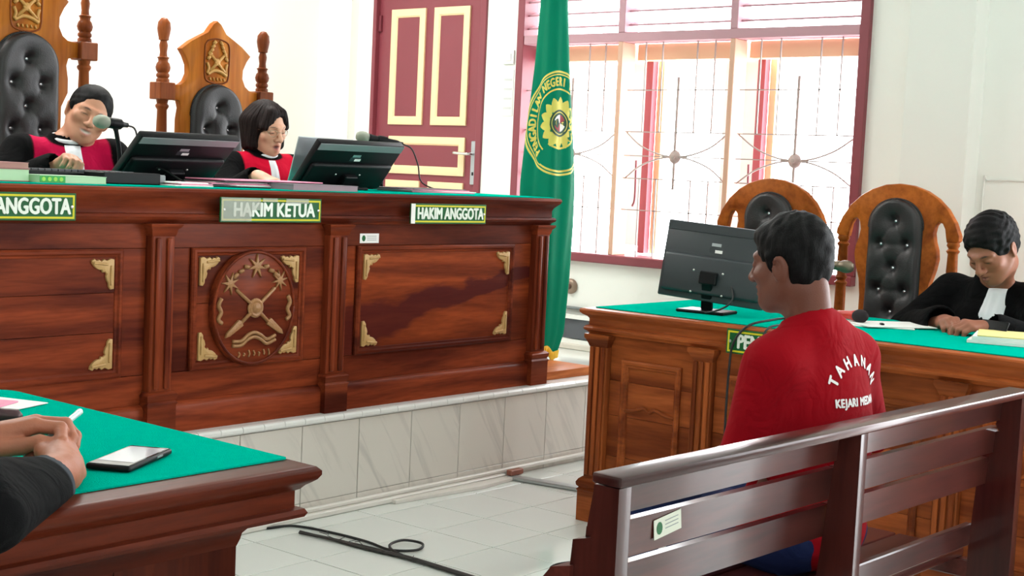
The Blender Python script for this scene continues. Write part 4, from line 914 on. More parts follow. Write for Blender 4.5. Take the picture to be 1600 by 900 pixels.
# ================================================================== FIXTURES ON THE WINDOW WALL
so_ = thing('wall_socket', 'round wall socket under the window', 'socket', (XW, 4.752, .70))
lathe('rim', [(0, 0), (.042, 0), (.044, .01), (.036, .02), (.02, .022), (0, .02)], (XW, 4.752, .73), mat('old_brass', srgb(150, 128, 112), .4, .4), so_, axis=(-1, 0, 0), n=20)
lathe('knob', [(0, 0), (.016, 0), (.014, .014), (0, .016)], (XW-.02, 4.752, .73), mat('knob_brown', srgb(110, 84, 72), .4), so_, axis=(-1, 0, 0), n=14)
vb = thing('floor_vent', 'low dark vent panel in a white frame at the foot of the window wall', 'vent', (XW, 4.5, ZP))
box('panel', XW-.06, XW-.002, 4.20, 4.76, ZP+.055, ZP+.165, mat('vent_dark', srgb(84, 88, 94), .5), vb, .003)
frame('frame', (XW-.06, 4.18, ZP+.03), VY, VZ, -VX, .60, .16, [(0, 0), (0, .02), (.022, .02), (.022, 0)], WHITE, vb); box('ledge', XW-.11, XW-.002, 4.15, 4.82, ZP+.001, ZP+.03, mat('ledge_stone', srgb(214, 208, 196), .5), vb, .004)
cs = thing('switch_cover', 'small grey cable cover on the wall under the window', 'cover', (XW, 4.75, .57))
box('cover', XW-.03, XW-.001, 4.66, 4.80, .605, .618, GREYP, cs, .003); box('clip', XW-.03, XW-.001, 4.76, 4.80, .555, .566, GREYP, cs, .002)
for k, (za, zb) in enumerate(((1.98, 2.06), (1.68, 1.95))):
    t = thing('wall_switch' if k == 0 else 'wall_notice', 'pale switch plate on the wall between door and window' if k == 0 else 'pale paper notice on the wall between door and window', 'switch' if k == 0 else 'notice', (XW, 5.30, za))
    box('plate', XW-.012 if k == 0 else XW-.003, XW-.0005, 5.245, 5.325, za, zb, COLP, t, .001)
    if k == 0: box('rocker', XW-.016, XW-.012, 5.265, 5.305, za+.02, zb-.02, PAPER, t)
    else:
        for q in range(4): box('printed_line', XW-.0036, XW-.003, 5.255, 5.315, za+.04+.055*q, za+.052+.055*q, mat('faded_print', srgb(200, 202, 200), .7), t)
wc = thing('wall_wire', 'thin wire running along the wall beside the column', 'wire', (XW, 2.2, 1.4))
tube('wire_run', [(XW-.006, 2.43, .9), (XW-.006, 2.43, 1.395), (XW-.006, 2.41, 1.415), (XW-.006, 2.30, 1.42), (XW-.006, 2.1, 1.412), (XW-.006, 1.8, 1.42)], .005, COLP, wc, 6)
# ================================================================== PEOPLE: smooth-blended solids turned into one continuous skin
class Field:
    def __init__(s, lo, hi, h):
        s.lo = np.array(lo, float); s.h = h; s.n = np.ceil((np.array(hi, float)-s.lo)/h).astype(int)+1
        s.F = np.full(s.n, .5, np.float32); s.R = np.eye(3); s.t = np.zeros(3)
        s.ax = [(s.lo[i]+h*np.arange(s.n[i])).astype(np.float32) for i in range(3)]
    def frame(s, R=None, t=None):
        s.R = np.eye(3) if R is None else np.array(R, float); s.t = np.zeros(3) if t is None else np.array(t, float); return s
    def w(s, p): return s.R @ np.array(p, float)+s.t
    def _blk(s, lo, hi):
        a = np.clip(np.floor((lo-s.lo)/s.h).astype(int), 0, s.n); b = np.clip(np.ceil((hi-s.lo)/s.h).astype(int)+1, 0, s.n)
        if np.any(b <= a): return None, None
        sl = tuple(slice(a[i], b[i]) for i in range(3))
        return sl, np.meshgrid(*[s.ax[i][sl[i]] for i in range(3)], indexing='ij', sparse=True)
    def _mix(s, sl, d, k, sub):
        A = s.F[sl]
        if sub:
            d = -d; hh = np.maximum(k-np.abs(A-d), 0)/k if k > 0 else 0; s.F[sl] = np.maximum(A, d)+(hh*hh*k*.25 if k > 0 else 0)
        else:
            hh = np.maximum(k-np.abs(A-d), 0)/k if k > 0 else 0; s.F[sl] = np.minimum(A, d)-(hh*hh*k*.25 if k > 0 else 0)
    def cone(s, a, b, ra, rb, k=.01, sub=False, flat=None):
        a, b = s.w(a), s.w(b); m = max(ra, rb)+k+3*s.h
        sl, P = s._blk(np.minimum(a, b)-m, np.maximum(a, b)+m)
        if sl is None: return s
        ab = (b-a); L2 = max(ab @ ab, 1e-9); q = [P[i]-np.float32(a[i]) for i in range(3)]
        t = np.clip((q[0]*ab[0]+q[1]*ab[1]+q[2]*ab[2])/L2, 0, 1).astype(np.float32)
        d = np.sqrt((q[0]-t*ab[0])**2+(q[1]-t*ab[1])**2+(q[2]-t*ab[2])**2)-(ra+(rb-ra)*t)
        s._mix(sl, d.astype(np.float32), k, sub); return s
    def chain(s, pts, rs, k=.01):
        for i in range(len(pts)-1): s.cone(pts[i], pts[i+1], rs[i], rs[i+1], k)
        return s
    def ell(s, c, r, k=.01, sub=False, rot=None):
        c = s.w(c); Rm = s.R if rot is None else s.R @ np.array(Euler(rot).to_matrix()); r = np.array(r, float)
        ext = np.sqrt(((Rm*r)**2).sum(1))+k+3*s.h
        sl, P = s._blk(c-ext, c+ext)
        if sl is None: return s
        q = [P[i]-np.float32(c[i]) for i in range(3)]; e0 = 0; e1 = 0
        for i in range(3):
            l = q[0]*Rm[0, i]+q[1]*Rm[1, i]+q[2]*Rm[2, i]; e0 = e0+(l/r[i])**2; e1 = e1+(l/r[i]**2)**2
        k0 = np.sqrt(e0); d = k0*(k0-1)/np.maximum(np.sqrt(e1), 1e-6)
        s._mix(sl, d.astype(np.float32), k, sub); return s
    def cut(s, p, n, k=.004):
        """keep what lies behind the plane through p with outward normal n"""
        p, n = s.w(p), s.R @ (np.array(n, float)/np.linalg.norm(n))
        P = np.meshgrid(*s.ax, indexing='ij', sparse=True)
        d = ((P[0]-p[0])*n[0]+(P[1]-p[1])*n[1]+(P[2]-p[2])*n[2]).astype(np.float32)
        s.F = np.maximum(s.F, d); return s
    def polygonize(s, smooth=1):
        F = s.F; ins = F < 0
        c = np.zeros(tuple(s.n-1), np.uint8)
        for dx in (0, 1):
            for dy in (0, 1):
                for dz in (0, 1): c += ins[dx:s.n[0]-1+dx, dy:s.n[1]-1+dy, dz:s.n[2]-1+dz]
        I = np.argwhere((c > 0) & (c < 8)); N = len(I)
        ids = np.full(c.shape, -1, np.int32); ids[I[:, 0], I[:, 1], I[:, 2]] = np.arange(N)
        off = np.array([(a, b, d) for a in (0, 1) for b in (0, 1) for d in (0, 1)]); V8 = np.stack([F[I[:, 0]+o[0], I[:, 1]+o[1], I[:, 2]+o[2]] for o in off], 1)
        pos = np.zeros((N, 3)); cnt = np.zeros(N)
        for a in range(8):
            for b in range(a+1, 8):
                if np.abs(off[a]-off[b]).sum() != 1: continue
                m = (V8[:, a] < 0) != (V8[:, b] < 0); t = V8[m, a]/(V8[m, a]-V8[m, b])
                pos[m] += off[a]+t[:, None]*(off[b]-off[a]); cnt[m] += 1
        verts = s.lo+(I+pos/cnt[:, None])*s.h
        faces = []
        for ax in range(3):
            o1, o2 = (ax+1) % 3, (ax+2) % 3
            a = np.moveaxis(ins, ax, 0); e = np.argwhere(ins.take(range(0, s.n[ax]-1), ax) != ins.take(range(1, s.n[ax]), ax))
            e = e[(e[:, o1] > 0) & (e[:, o2] > 0) & (e[:, o1] < s.n[o1]-1) & (e[:, o2] < s.n[o2]-1)]
            def cid(d1, d2):
                q = e.copy(); q[:, o1] -= d1; q[:, o2] -= d2; return ids[q[:, 0], q[:, 1], q[:, 2]]
            quad = np.stack([cid(1, 1), cid(0, 1), cid(0, 0), cid(1, 0)], 1)
            st = ins[e[:, 0], e[:, 1], e[:, 2]]; quad[~st] = quad[~st][:, ::-1]; faces.append(quad)
        f = np.concatenate(faces); f = f[(f >= 0).all(1)]
        for _ in range(smooth):
            acc = np.zeros_like(verts); n_ = np.zeros(N)
            for i in range(4):
                np.add.at(acc, f[:, i], verts[f[:, (i+1) % 4]]); np.add.at(acc, f[:, i], verts[f[:, (i+3) % 4]]); np.add.at(n_, f[:, i], 2)
            verts = verts*.4+.6*acc/np.maximum(n_, 1)[:, None]
        return verts, f
def npmesh(name, verts, f, m_, parent, cols=None, disp=None):
    me = bpy.data.meshes.new(name); me.vertices.add(len(verts)); me.vertices.foreach_set('co', verts.astype(np.float32).ravel())
    me.loops.add(4*len(f)); me.loops.foreach_set('vertex_index', f.astype(np.int32).ravel()); me.polygons.add(len(f))
    me.polygons.foreach_set('loop_start', np.arange(0, 4*len(f), 4, dtype=np.int32))
    try: me.polygons.foreach_set('loop_total', np.full(len(f), 4, np.int32))
    except Exception: pass
    me.update(calc_edges=True); me.validate()
    if disp is not None:
        nr = np.zeros(3*len(verts), np.float32); me.vertices.foreach_get('normal', nr); verts = verts+nr.reshape(-1, 3)*disp[:, None]
        me.vertices.foreach_set('co', verts.astype(np.float32).ravel()); me.update()
    if cols is not None:
        at = me.color_attributes.new('tint', 'FLOAT_COLOR', 'POINT'); at.data.foreach_set('color', np.concatenate([cols, np.ones((len(cols), 1))], 1).astype(np.float32).ravel())
    return link(name, me, m_, parent, True)
def tinted(name, rough=.5, sss=0., bump=0., bscale=300., sheen=0., spec=.4):
    if name in MATS: return MATS[name]
    m = mat(name, (.5, .5, .5), rough, spec=spec, bump=bump, bscale=bscale, sheen=sheen); nt = m.node_tree; b = nt.nodes['Principled BSDF']
    a = nt.nodes.new('ShaderNodeAttribute'); a.attribute_name = 'tint'; nt.links.new(a.outputs['Color'], b.inputs['Base Color'])
    return m
SKIN = tinted('skin', .5, bump=.12, bscale=260); CLOTHM = tinted('woven_garment', .9, bump=.2, bscale=500, spec=.1)
_nt = CLOTHM.node_tree; _b = _nt.nodes['Bump']; _n = _nt.nodes.new('ShaderNodeTexNoise'); _n.inputs['Scale'].default_value = 11.; _n.inputs['Detail'].default_value = 2; _n.inputs['Distortion'].default_value = 1.6
_w = _nt.nodes.new('ShaderNodeBump'); _w.inputs['Strength'].default_value = .45; _w.inputs['Distance'].default_value = .02
_nt.links.new(_nt.nodes['Texture Coordinate'].outputs['Object'], _n.inputs['Vector']); _nt.links.new(_n.outputs['Fac'], _w.inputs['Height']); _nt.links.new(_w.outputs[0], _b.inputs['Normal'])
def hairm(name, col, col2):
    m = mat(name, col, .6, spec=.14); nt = m.node_tree; b = nt.nodes['Principled BSDF']; tc = nt.nodes['Texture Coordinate']
    mp = nt.nodes.new('ShaderNodeMapping'); mp.inputs['Scale'].default_value = (420, 420, 36)
    n = nt.nodes.new('ShaderNodeTexNoise'); n.inputs['Scale'].default_value = 1.; n.inputs['Detail'].default_value = 4; n.inputs['Distortion'].default_value = .4
    nt.links.new(tc.outputs['Object'], mp.inputs['Vector']); nt.links.new(mp.outputs[0], n.inputs['Vector'])
    r = nt.nodes.new('ShaderNodeValToRGB'); r.color_ramp.elements[0].position = .4; r.color_ramp.elements[0].color = (*col, 1); r.color_ramp.elements[1].position = .75; r.color_ramp.elements[1].color = (*col2, 1)
    nt.links.new(n.outputs['Fac'], r.inputs['Fac']); nt.links.new(r.outputs[0], b.inputs['Base Color'])
    bp = nt.nodes.new('ShaderNodeBump'); bp.inputs['Strength'].default_value = .5; bp.inputs['Distance'].default_value = .003
    nt.links.new(n.outputs['Fac'], bp.inputs['Height']); nt.links.new(bp.outputs[0], b.inputs['Normal'])
    return m
HAIR = hairm('black_hair', srgb(6, 5, 6), srgb(17, 15, 16)); HAIRB = hairm('dark_brown_hair', srgb(15, 9, 9), srgb(44, 27, 24))
def rotm(yaw=0, pitch=0, roll=0):
    """yaw turns to the person's left, pitch nods down, roll leans the crown to the person's right"""
    return np.array((Matrix.Rotation(yaw, 3, 'Z') @ Matrix.Rotation(-pitch, 3, 'X') @ Matrix.Rotation(roll, 3, 'Y')))
def head(F, c, R, jaw=1., mouth=0., smile=0., wide=1., ears=True, back=1.):
    F.frame(R, c); w_ = wide
    F.ell((0, -.012+.07*(1-back), .034), (.074*w_, .094*back, .082), .02); F.ell((0, .022, -.030), (.062*w_, .070, .086), .025)
    F.cone((0, .03, -.062), (0, .070, -.094), .042*jaw, .020*jaw, .03)
    for s in (-1, 1):
        F.cone((s*.050*w_, .0, -.045), (s*.022*w_, .058, -.090), .020*jaw, .016*jaw, .03)
        F.ell((s*.044*w_, .058+.004*smile, -.024+.006*smile), (.022+.004*smile, .022+.004*smile, .018+.003*smile), .022)
        F.cone((s*.046*w_, .070, .020), (s*.012, .092, .020), .009, .011, .016)
    for s in (-1, 1): F.ell((s*.031*w_, .100, .000), (.017, .014, .012), .012, True)
    for s in (-1, 1): F.ell((s*.031*w_, .0785, .000), (.0155, .0135, .0115), .004)
    F.cone((0, .092, .012), (0, .113, -.030), .0075, .0115, .012); F.ell((0, .112, -.033), (.0125, .011, .0105), .008)
    for s in (-1, 1): F.ell((s*.014, .101, -.035), (.0085, .011, .0085), .007)
    mz = -.060
    mw = .021+.008*smile; up = .006*smile
    F.chain([(-mw, .081-.006*smile, mz+up), (0, .0955, mz+.004), (mw, .081-.006*smile, mz+up)], [.0055, .0075, .0055], .008)
    F.chain([(-mw*.8, .081, mz-.009+up*.6-mouth), (0, .0935, mz-.012-mouth), (mw*.8, .081, mz-.009+up*.6-mouth)], [.005, .0075, .005], .008)
    F.ell((0, .1015, mz-.004-mouth*.5), (mw*.95, .011+.004*(mouth > 0), .0022+mouth*.55+.0012*smile), .004, True)
    if ears:
        for s in (-1, 1):
            F.ell((s*.079*w_, -.012, -.008), (.0085, .021, .032), .008, rot=(0, s*.15, -s*.35)); F.ell((s*.088*w_, -.006, -.006), (.006, .011, .018), .006, True, rot=(0, 0, -s*.35))
    F.frame()
def head_tint(verts, c, R, skin, lip, brow=None, brow_w=1., teeth=False, mouth=0., smile=0.):
    q = (verts-np.array(c)) @ np.array(R); base = np.array(skin)[None, :].repeat(len(verts), 0)
    def sm(d, r): return np.clip(1-d/r, 0, 1)[:, None]
    x, y, z = q[:, 0], q[:, 1], q[:, 2]
    bl = lambda col, a: base*(1-a)+np.array(col)*a
    cheek = sm(np.sqrt((np.abs(x)-.045)**2+(z+.025)**2+(y-.07)**2), .04)*.25; base = bl(np.array(skin)*np.array((1.08, .8, .78)), cheek)
    mz = -.060; mw = .021+.008*smile
    lp = np.clip(1.6-1.6*np.sqrt((x/(mw*1.12))**2+((z-mz+.005+mouth*.5-.006*smile*(x/mw)**2)/(.013+mouth*.6))**2), 0, 1)*(y > .066); base = bl(lip, (lp*.8)[:, None])
    inn = np.clip(1.5-1.5*np.sqrt((x/(mw*.95))**2+((z-mz+.004+mouth*.5-.006*smile*(x/mw)**2)/(.003+mouth*.55+.002*smile))**2), 0, 1)*(y > .06)
    base = bl(srgb(225, 215, 205) if teeth else srgb(70, 30, 30), (inn*.9)[:, None])
    if brow is not None:
        for s in (-1, 1):
            u = (x*s-.030)/.019; b_ = np.clip(1.8-1.8*np.sqrt(u*u+((z-.0225+.004*u*u)/.0042/brow_w)**2), 0, 1)*(y > .05); base = bl(brow, (b_*.9)[:, None])
    for s in (-1, 1):      # lash line of a lowered lid
        u = (x*s-.031)/.0185; e = np.clip(1.6-1.6*np.sqrt(u*u+((z+.0045-.004*smile+.003*u*u)/.0032)**2), 0, 1)*(y > .05); base = bl(srgb(36, 22, 20), (e*.95)[:, None])
    return base
def hand(F, wrist, R, side=1, curl=(.3, .35, .4, .45), spread=1., thumb=(.6, .3, .3), scale=1., k=.006, mid=.9):
    """hand frame: +y along the fingers, +z out of the back of the hand, thumb on the side * +x side"""
    F.frame(np.array(R)*scale, wrist); kn = [(.028, .088, .002), (.009, .092, .005), (-.010, .088, .004), (-.027, .079, .0)]
    seg = [(.042, .026, .020), (.046, .029, .021), (.043, .027, .020), (.034, .020, .018)]; S = scale
    F.cone((0, -.01, 0), (0, .03, 0), .024*S, .026*S, .015)
    for i, p in enumerate(kn):
        px_ = p[0]*side; F.cone((px_*.55, .01, 0), (px_, p[1], p[2]), .0165*S, .0115*S, .014)
        a = curl[i]*.75; d = np.array((px_*.9*(spread-1)+.0, math.cos(a), -math.sin(a))); pos = np.array((px_, p[1], p[2])); rads = (.0098, .0088, .0080, .0066)
        for j in range(3):
            dirv = np.array((px_*1.6*(spread-.6), math.cos(a), -math.sin(a))); dirv /= np.linalg.norm(dirv); q = pos+dirv*seg[i][j]
            F.cone(tuple(pos), tuple(q), rads[j]*S, rads[j+1]*S, k); pos = q; a += curl[i]*(1.15 if j == 0 else mid)
    t0 = np.array((.020*side, .022, -.006)); o, b1, b2 = thumb
    d = np.array((math.sin(o)*side, math.cos(o), -.35)); d /= np.linalg.norm(d); t1 = t0+d*.046
    d2 = np.array((math.sin(o-b1)*side, math.cos(o-b1), -.30)); d2 /= np.linalg.norm(d2); t2 = t1+d2*.034
    d3 = np.array((math.sin(o-b1-b2)*side, math.cos(o-b1-b2), -.25)); d3 /= np.linalg.norm(d3); t3 = t2+d3*.027
    F.chain([tuple(t0), tuple(t1), tuple(t2), tuple(t3)], [.016*S, .0125*S, .0105*S, .0085*S], .010)
    F.frame()
def folds(v, amp, seed, freq=9.):
    rg = np.random.RandomState(seed); d = np.zeros(len(v))
    for i in range(7):
        k = rg.normal(size=3); k /= np.linalg.norm(k); f_ = freq*(.6+1.6*rg.rand()); ph = rg.rand()*6.3
        wv = v @ (k*f_*1.0)+1.3*np.sin(v @ (rg.normal(size=3)*freq*.45)+rg.rand()*6); d += np.sin(wv*2.2+ph)/(1+.35*i)
    return amp*d/2.2
def hairfield(c, R, h=.004, wide=1.):
    F = Field(np.array(c)-.18, np.array(c)+.18, h); return F.frame(R, c)
def hair_disp(v, amp, seed=1):
    return folds(v, amp, seed, 60.)
def basis_from(y, z):
    """rotation whose y axis follows y and whose z axis is near z"""
    y = np.array(y, float); y /= np.linalg.norm(y); z = np.array(z, float); z = z-y*(z @ y); z /= np.linalg.norm(z); return np.stack([np.cross(y, z), y, z], 1)
def person(label, loc, facing):
    t = thing('person', label, 'person', loc, rot=(0, 0, facing-PI/2)); return t
def bvh_of(o): return BVHTree.FromPolygons([v.co for v in o.data.vertices], [p.vertices[:] for p in o.data.polygons])
def drape(o_name, bvh, grid, ray, m_, parent, off=.004, smooth=True, thick=.002):
    """grid: rows of points; each point is cast along ray on the garment and lifted off it a little"""
    vs, fs = [], []; r_ = Vector(ray).normalized(); nc = len(grid[0])
    for row in grid:
        for (p, extra) in row:
            hit = bvh.ray_cast(Vector(p)-r_*.4, r_, 1.0)
            q = hit[0] if hit[0] is not None else Vector(p); vs.append(q-r_*(off+extra))
    for j in range(len(grid)-1):
        for i in range(nc-1): a = j*nc+i; fs.append((a, a+1, a+nc+1, a+nc))
    o = mesh(o_name, vs, fs, m_, parent, smooth); mo = o.modifiers.new('thick', 'SOLIDIFY'); mo.thickness = thick; mo.offset = 0
    return o
# ------------------------------------------------------------------ the accused: red shirt, seen from behind
def accused():
    t = person('man in a red detainee shirt sitting on the pew, seen from behind', (3.045, 1.565, 0), math.radians(82))
    skin = srgb(106, 60, 45); hc = (-.050, .035, 1.158); HR = rotm(math.radians(4), math.radians(5), math.radians(-2))
    F = Field((-.42, -.30, .34), (.42, .62, 1.36), .0042)
    head(F, hc, HR, 1., wide=.96, back=.92)
    F.frame(); F.cone((-.03, -.012, 1.00), (-.050, .015, 1.12), .049, .046, .03); F.cone((-.03, -.028, .98), (-.05, -.022, 1.10), .042, .042, .03)
    F.ell((0, 0, .84), (.17, .095, .16), .05); F.ell((0, .0, .58), (.145, .10, .17), .06)
    for s in (-1, 1):
        F.cone((s*.05, -.015, .985), (s*.145, -.01, .93), .035, .042, .04)
        F.chain([(s*.165, -.005, .925), (.285, .03, .71) if s > 0 else (-.195, .03, .71), (s*.19, .28, .60)], [.05, .042, .034], .03)
        F.cone((s*.085, .03, .51), (s*.11, .43, .50), .07, .05, .05); F.cone((s*.11, .43, .50), (s*.12, .42, .35), .05, .045, .03)
        hand(F, (s*.185, .30, .592), basis_from((-.2*s, 1, -.15), (.1*s, .15, 1)), -s, (.25, .3, .3, .35))
    v, f = F.polygonize(1); cols = head_tint(v, hc, HR, skin, srgb(110, 60, 56), srgb(24, 20, 20))
    q = (v-np.array(hc)) @ HR
    st = np.clip(1.5-1.5*np.sqrt((q[:, 0]/.026)**2+((q[:, 2]+.047)/.006)**2), 0, 1)*(q[:, 1] > .075)+np.clip(1.4-1.4*np.sqrt((q[:, 0]/.016)**2+((q[:, 2]+.097)/.014)**2), 0, 1)*(q[:, 1] > .06)
    cols = cols*(1-.75*st[:, None])+np.array(srgb(30, 22, 20))*.75*st[:, None]
    npmesh('body', v, f, SKIN, t, cols)
    # hair: short, tapering at the nape
    H = hairfield(hc, HR); H.ell((0, -.010, .038), (.080, .094, .089), .01); H.ell((0, -.034, .0), (.070, .060, .085), .02); H.ell((0, .045, .070), (.055, .05, .03), .02)
    for s in (-1, 1): H.cone((s*.071, .018, .02), (s*.072, .012, -.022), .010, .006, .01)
    H.ell((0, .115, -.055), (.10, .085, .10), .012, True)
    for s in (-1, 1): H.ell((s*.088, -.010, -.022), (.03, .030, .042), .008, True)
    H.cut((0, -.02, -.086), (0, .35, -1)); H.frame()
    v, f = H.polygonize(1); npmesh('hair', v, f, HAIR, t, disp=hair_disp(v, .0022))
    # red shirt with short sleeves
    S = Field((-.46, -.32, .40), (.46, .36, 1.12), .006)
    S.ell((0, -.005, .85), (.172, .115, .155), .05); S.ell((.01, -.005, .70), (.182, .125, .17), .07); S.ell((0, .005, .53), (.185, .15, .11), .07)
    for s in (-1, 1):
        S.cone((s*.045-.02, -.022, 1.0), (s*.150, -.008, .93), .050, .060, .05); S.cone((s*.158, -.005, .92), (.285, .03, .715) if s > 0 else (-.195, .03, .715), .066, .066, .045)
    S.cone((-.028, -.018, .98), (-.042, -.010, 1.060), .072, .057, .03); S.cut((-.04, -.01, 1.040), (0, .42, 1))
    for s in (-1, 1): S.ell((.305 if s > 0 else -.215, .06, .625), (.095, .10, .075), .008, True, rot=(0, 0, 0))
    S.cut((0, 0, .425), (0, 0, -1))
    v, f = S.polygonize(2); dd = folds(v, .0075, 5, 6.)*np.clip((1.0-v[:, 2])/.2, .15, 1)
    red = np.array(srgb(142, 6, 20))[None, :].repeat(len(v), 0)
    col_band = np.exp(-((np.sqrt((v[:, 0]+.03)**2+(v[:, 1]-.01)**2)-.068)/.012)**2)*(v[:, 2] > 1.0)
    sh = npmesh('red_shirt', v, f, CLOTHM, t, red*(1-.18*col_band[:, None]), dd)
    T = Field((-.36, -.24, .04), (.36, .64, .66), .008)
    for s in (-1, 1):
        T.cone((s*.085, .0, .51), (s*.11, .44, .50), .09, .072, .05); T.cone((s*.11, .44, .50), (s*.13, .42, .08), .072, .06, .04)
    T.ell((0, -.02, .52), (.16, .12, .085), .05)
    v, f = T.polygonize(1); navy = np.array(srgb(30, 40, 78))[None, :].repeat(len(v), 0); npmesh('navy_trousers', v, f, CLOTHM, t, navy, folds(v, .004, 9, 8))
    for s in (-1, 1):
        vv = [(s*.13+a*.045, .40+b, .03) for a, b in ((-1, -.06), (1, -.06), (1, .16), (.6, .22), (-.6, .22), (-1, .16))]
        prism('sandal', [(a, b) for a, b, _ in vv], (0, 0, .001), VX, VY, VZ, .03, BLACKP, t, .008)
    # lettering printed on the back of the shirt
    bv = bvh_of(sh); PRINT = mat('shirt_print_white', srgb(232, 226, 224), .8)
    def print_letter(ch, x, z, ang, size, cx=.0):
        o = text_obj('printed_letter', ch, size, PRINT, sh, Matrix.Identity(4), .0, .0016, .92); me = o.data; bm = bmesh.new(); bm.from_mesh(me)
        bmesh.ops.triangulate(bm, faces=bm.faces)
        for _ in range(2): bmesh.ops.subdivide_edges(bm, edges=[e for e in bm.edges if e.calc_length() > .009], cuts=1)
        ca_, sa_ = math.cos(ang), math.sin(ang)
        for q in bm.verts:
            a, b = q.co.x, q.co.y; lx = x+a*ca_-b*sa_; lz = z+a*sa_+b*ca_       # seen from behind: right of the viewer is +x
            hit = bv.ray_cast(Vector((lx, -.5, lz)), VY, 1.); q.co = (hit[0] if hit[0] is not None else Vector((lx, -.12, lz)))-VY*.0022
        bm.to_mesh(me); bm.free(); me.update()
    CXp, CZp = .034, .855
    for i, ch in enumerate('TAHANAN'):
        a = math.radians(152-21.5*i); print_letter(ch, CXp+.105*math.cos(a), CZp+.082*math.sin(a), a-PI/2, .037)
    xs = -.064
    wds = {'K': .021, 'E': .018, 'J': .013, 'A': .021, 'R': .021, 'I': .010, ' ': .012, 'M': .026, 'D': .022, 'N': .023}
    for ch in 'KEJARI MEDAN':
        if ch != ' ': print_letter(ch, xs+wds[ch]*.385, CZp-.012, 0, .027)
        xs += wds[ch]*.77
    return t
accused()
# ------------------------------------------------------------------ robed people
BLACKC, CRIM = np.array(srgb(6, 6, 7)), np.array(srgb(186, 14, 66))
BIBM = mat('white_pleated_bib', srgb(232, 234, 238), .8, bump=.1, bscale=300)
def robed(label, loc, facing, hc, HR, skin, lip, arms, lean=0., red=True, jaw=1., smile=0., mouth=0., teeth=False, wide=1., hairfn=None, sh_w=.185, sh_z=.955, h_=.0042, hands=None, bib=(.60, .93, .03, .05), bib_x=0., brow=srgb(24, 20, 20), brow_w=1., seed=3, arm_r=.07, body_y=0., legs=True, redcol=CRIM, collar=True):
    t = person(label, loc, facing); by = body_y; ly = by+lean
    xs = [p[0] for a in arms for p in a]; ysm = max(p[1] for a in arms for p in a)
    F = Field((min(-.36, min(xs)-.1), -.32, .36), (max(.36, max(xs)+.1), max(ysm+.24, .3), hc[2]+.17), h_)
    head(F, hc, HR, jaw, mouth, smile, wide)
    nb_ = np.array(hc)+HR @ np.array((0, -.028, -.075)); F.frame()
    F.cone((0, ly-.01, sh_z+.035), tuple(nb_), .060, .054, .03)
    F.ell((0, ly*.8, .84), (.155, .085, .14), .05); F.ell((0, by, .60), (.14, .10, .17), .06)
    for s, a in zip((1, -1), arms):
        F.cone((s*.05, ly, sh_z+.02), tuple(np.array(a[0])*(.85, 1, 1)), .035, .04, .04); F.chain([tuple(p) for p in a], [.042, .036, .027], .02)
    for s, a, hd in zip((1, -1), arms, hands or (None, None)):
        if hd: hand(F, a[-1], basis_from(*hd[0]), -s, *hd[1:])
    v, f = F.polygonize(1); npmesh('body', v, f, SKIN, t, head_tint(v, hc, HR, skin, lip, brow, brow_w, teeth, mouth, smile))
    S = Field((min(-.42, min(xs)-.14), -.36, .34), (max(.42, max(xs)+.14), max(ysm+.1, .32), sh_z+.16), .0058)
    S.ell((0, ly*.8, .84), (.185, .125, .16), .05); S.ell((0, by+lean*.4, .68), (.18, .13, .17), .07); S.ell((0, by+.01, .58), (.19, .15, .095), .07)
    for s, a in zip((1, -1), arms):
        a = [np.array(p) for p in a]; S.cone((s*.05, ly-.015, sh_z+.01), tuple(a[0]), .048, .062, .05)
        S.cone(tuple(a[0]), tuple(a[1]), arm_r, arm_r*.95, .045); cuff = a[1]+(a[2]-a[1])*.86; S.cone(tuple(a[1]), tuple(cuff), arm_r*.95, arm_r*.86, .03)
        dd_ = (a[2]-a[1])/np.linalg.norm(a[2]-a[1]); S.cone(tuple(cuff+dd_*.012), tuple(cuff+dd_*.10), arm_r*.70, arm_r*.80, .004, True)
    S.cone((0, ly-.012, sh_z+.0), tuple(np.array((0, ly-.006, sh_z+.055))), .078, .066, .03); S.cone((0, ly-.002, sh_z+.075), tuple(np.array(nb_)+np.array((0, .0, .02))), .058, .07, .006, True)
    S.cone((0, ly+.10, sh_z+.055), (0, ly+.135, sh_z-.02), .036, .012, .012, True)
    v, f = S.polygonize(2); n_ = len(v); cols = BLACKC[None, :].repeat(n_, 0)
    if red:
        dist_arm = np.minimum(*[np.linalg.norm(v-np.clip(((v-np.array(a[0])) @ (np.array(a[1])-a[0]))/((np.array(a[1])-a[0]) @ (np.array(a[1])-a[0])), .12, 1)[:, None]*(np.array(a[1])-np.array(a[0]))-np.array(a[0]), axis=1) for a in arms])
        edge = sh_w-.012+.05*np.clip((sh_z-.1-v[:, 2])/.3, -.3, 1)
        m_ = np.clip((edge-np.abs(v[:, 0]))/.006, 0, 1)*np.clip((v[:, 1]-(ly-.07))/.006, 0, 1)*np.clip((np.hypot(v[:, 0], v[:, 1]-ly)-.066-.02*np.clip((v[:, 2]-sh_z-.02)/.02, 0, 1))/.008, 0, 1)
        fr = np.clip((dist_arm-arm_r*.72)/.008, 0, 1); fr = np.where(v[:, 2] > sh_z-.06, 1, fr); m_ = m_*fr*(v[:, 1] < ly+.165)
        cols = cols*(1-m_[:, None])+redcol*m_[:, None]
    robe = npmesh('judge_robe' if red else 'black_robe', v, f, CLOTHM, t, cols, folds(v, .005, seed, 7.)*np.clip((sh_z+.03-v[:, 2])/.1, .2, 1))
    bv = bvh_of(robe); z0_, z1_, wt, wb = bib; grid = []
    def front(x, z):
        hit = bv.ray_cast(Vector((x, .6, z)), -VY, 1.); return hit[0].y if hit[0] is not None else ly+.1
    ya, yb = front(bib_x, z1_), front(bib_x, z1_-.10); sl_ = (yb-ya)/.10
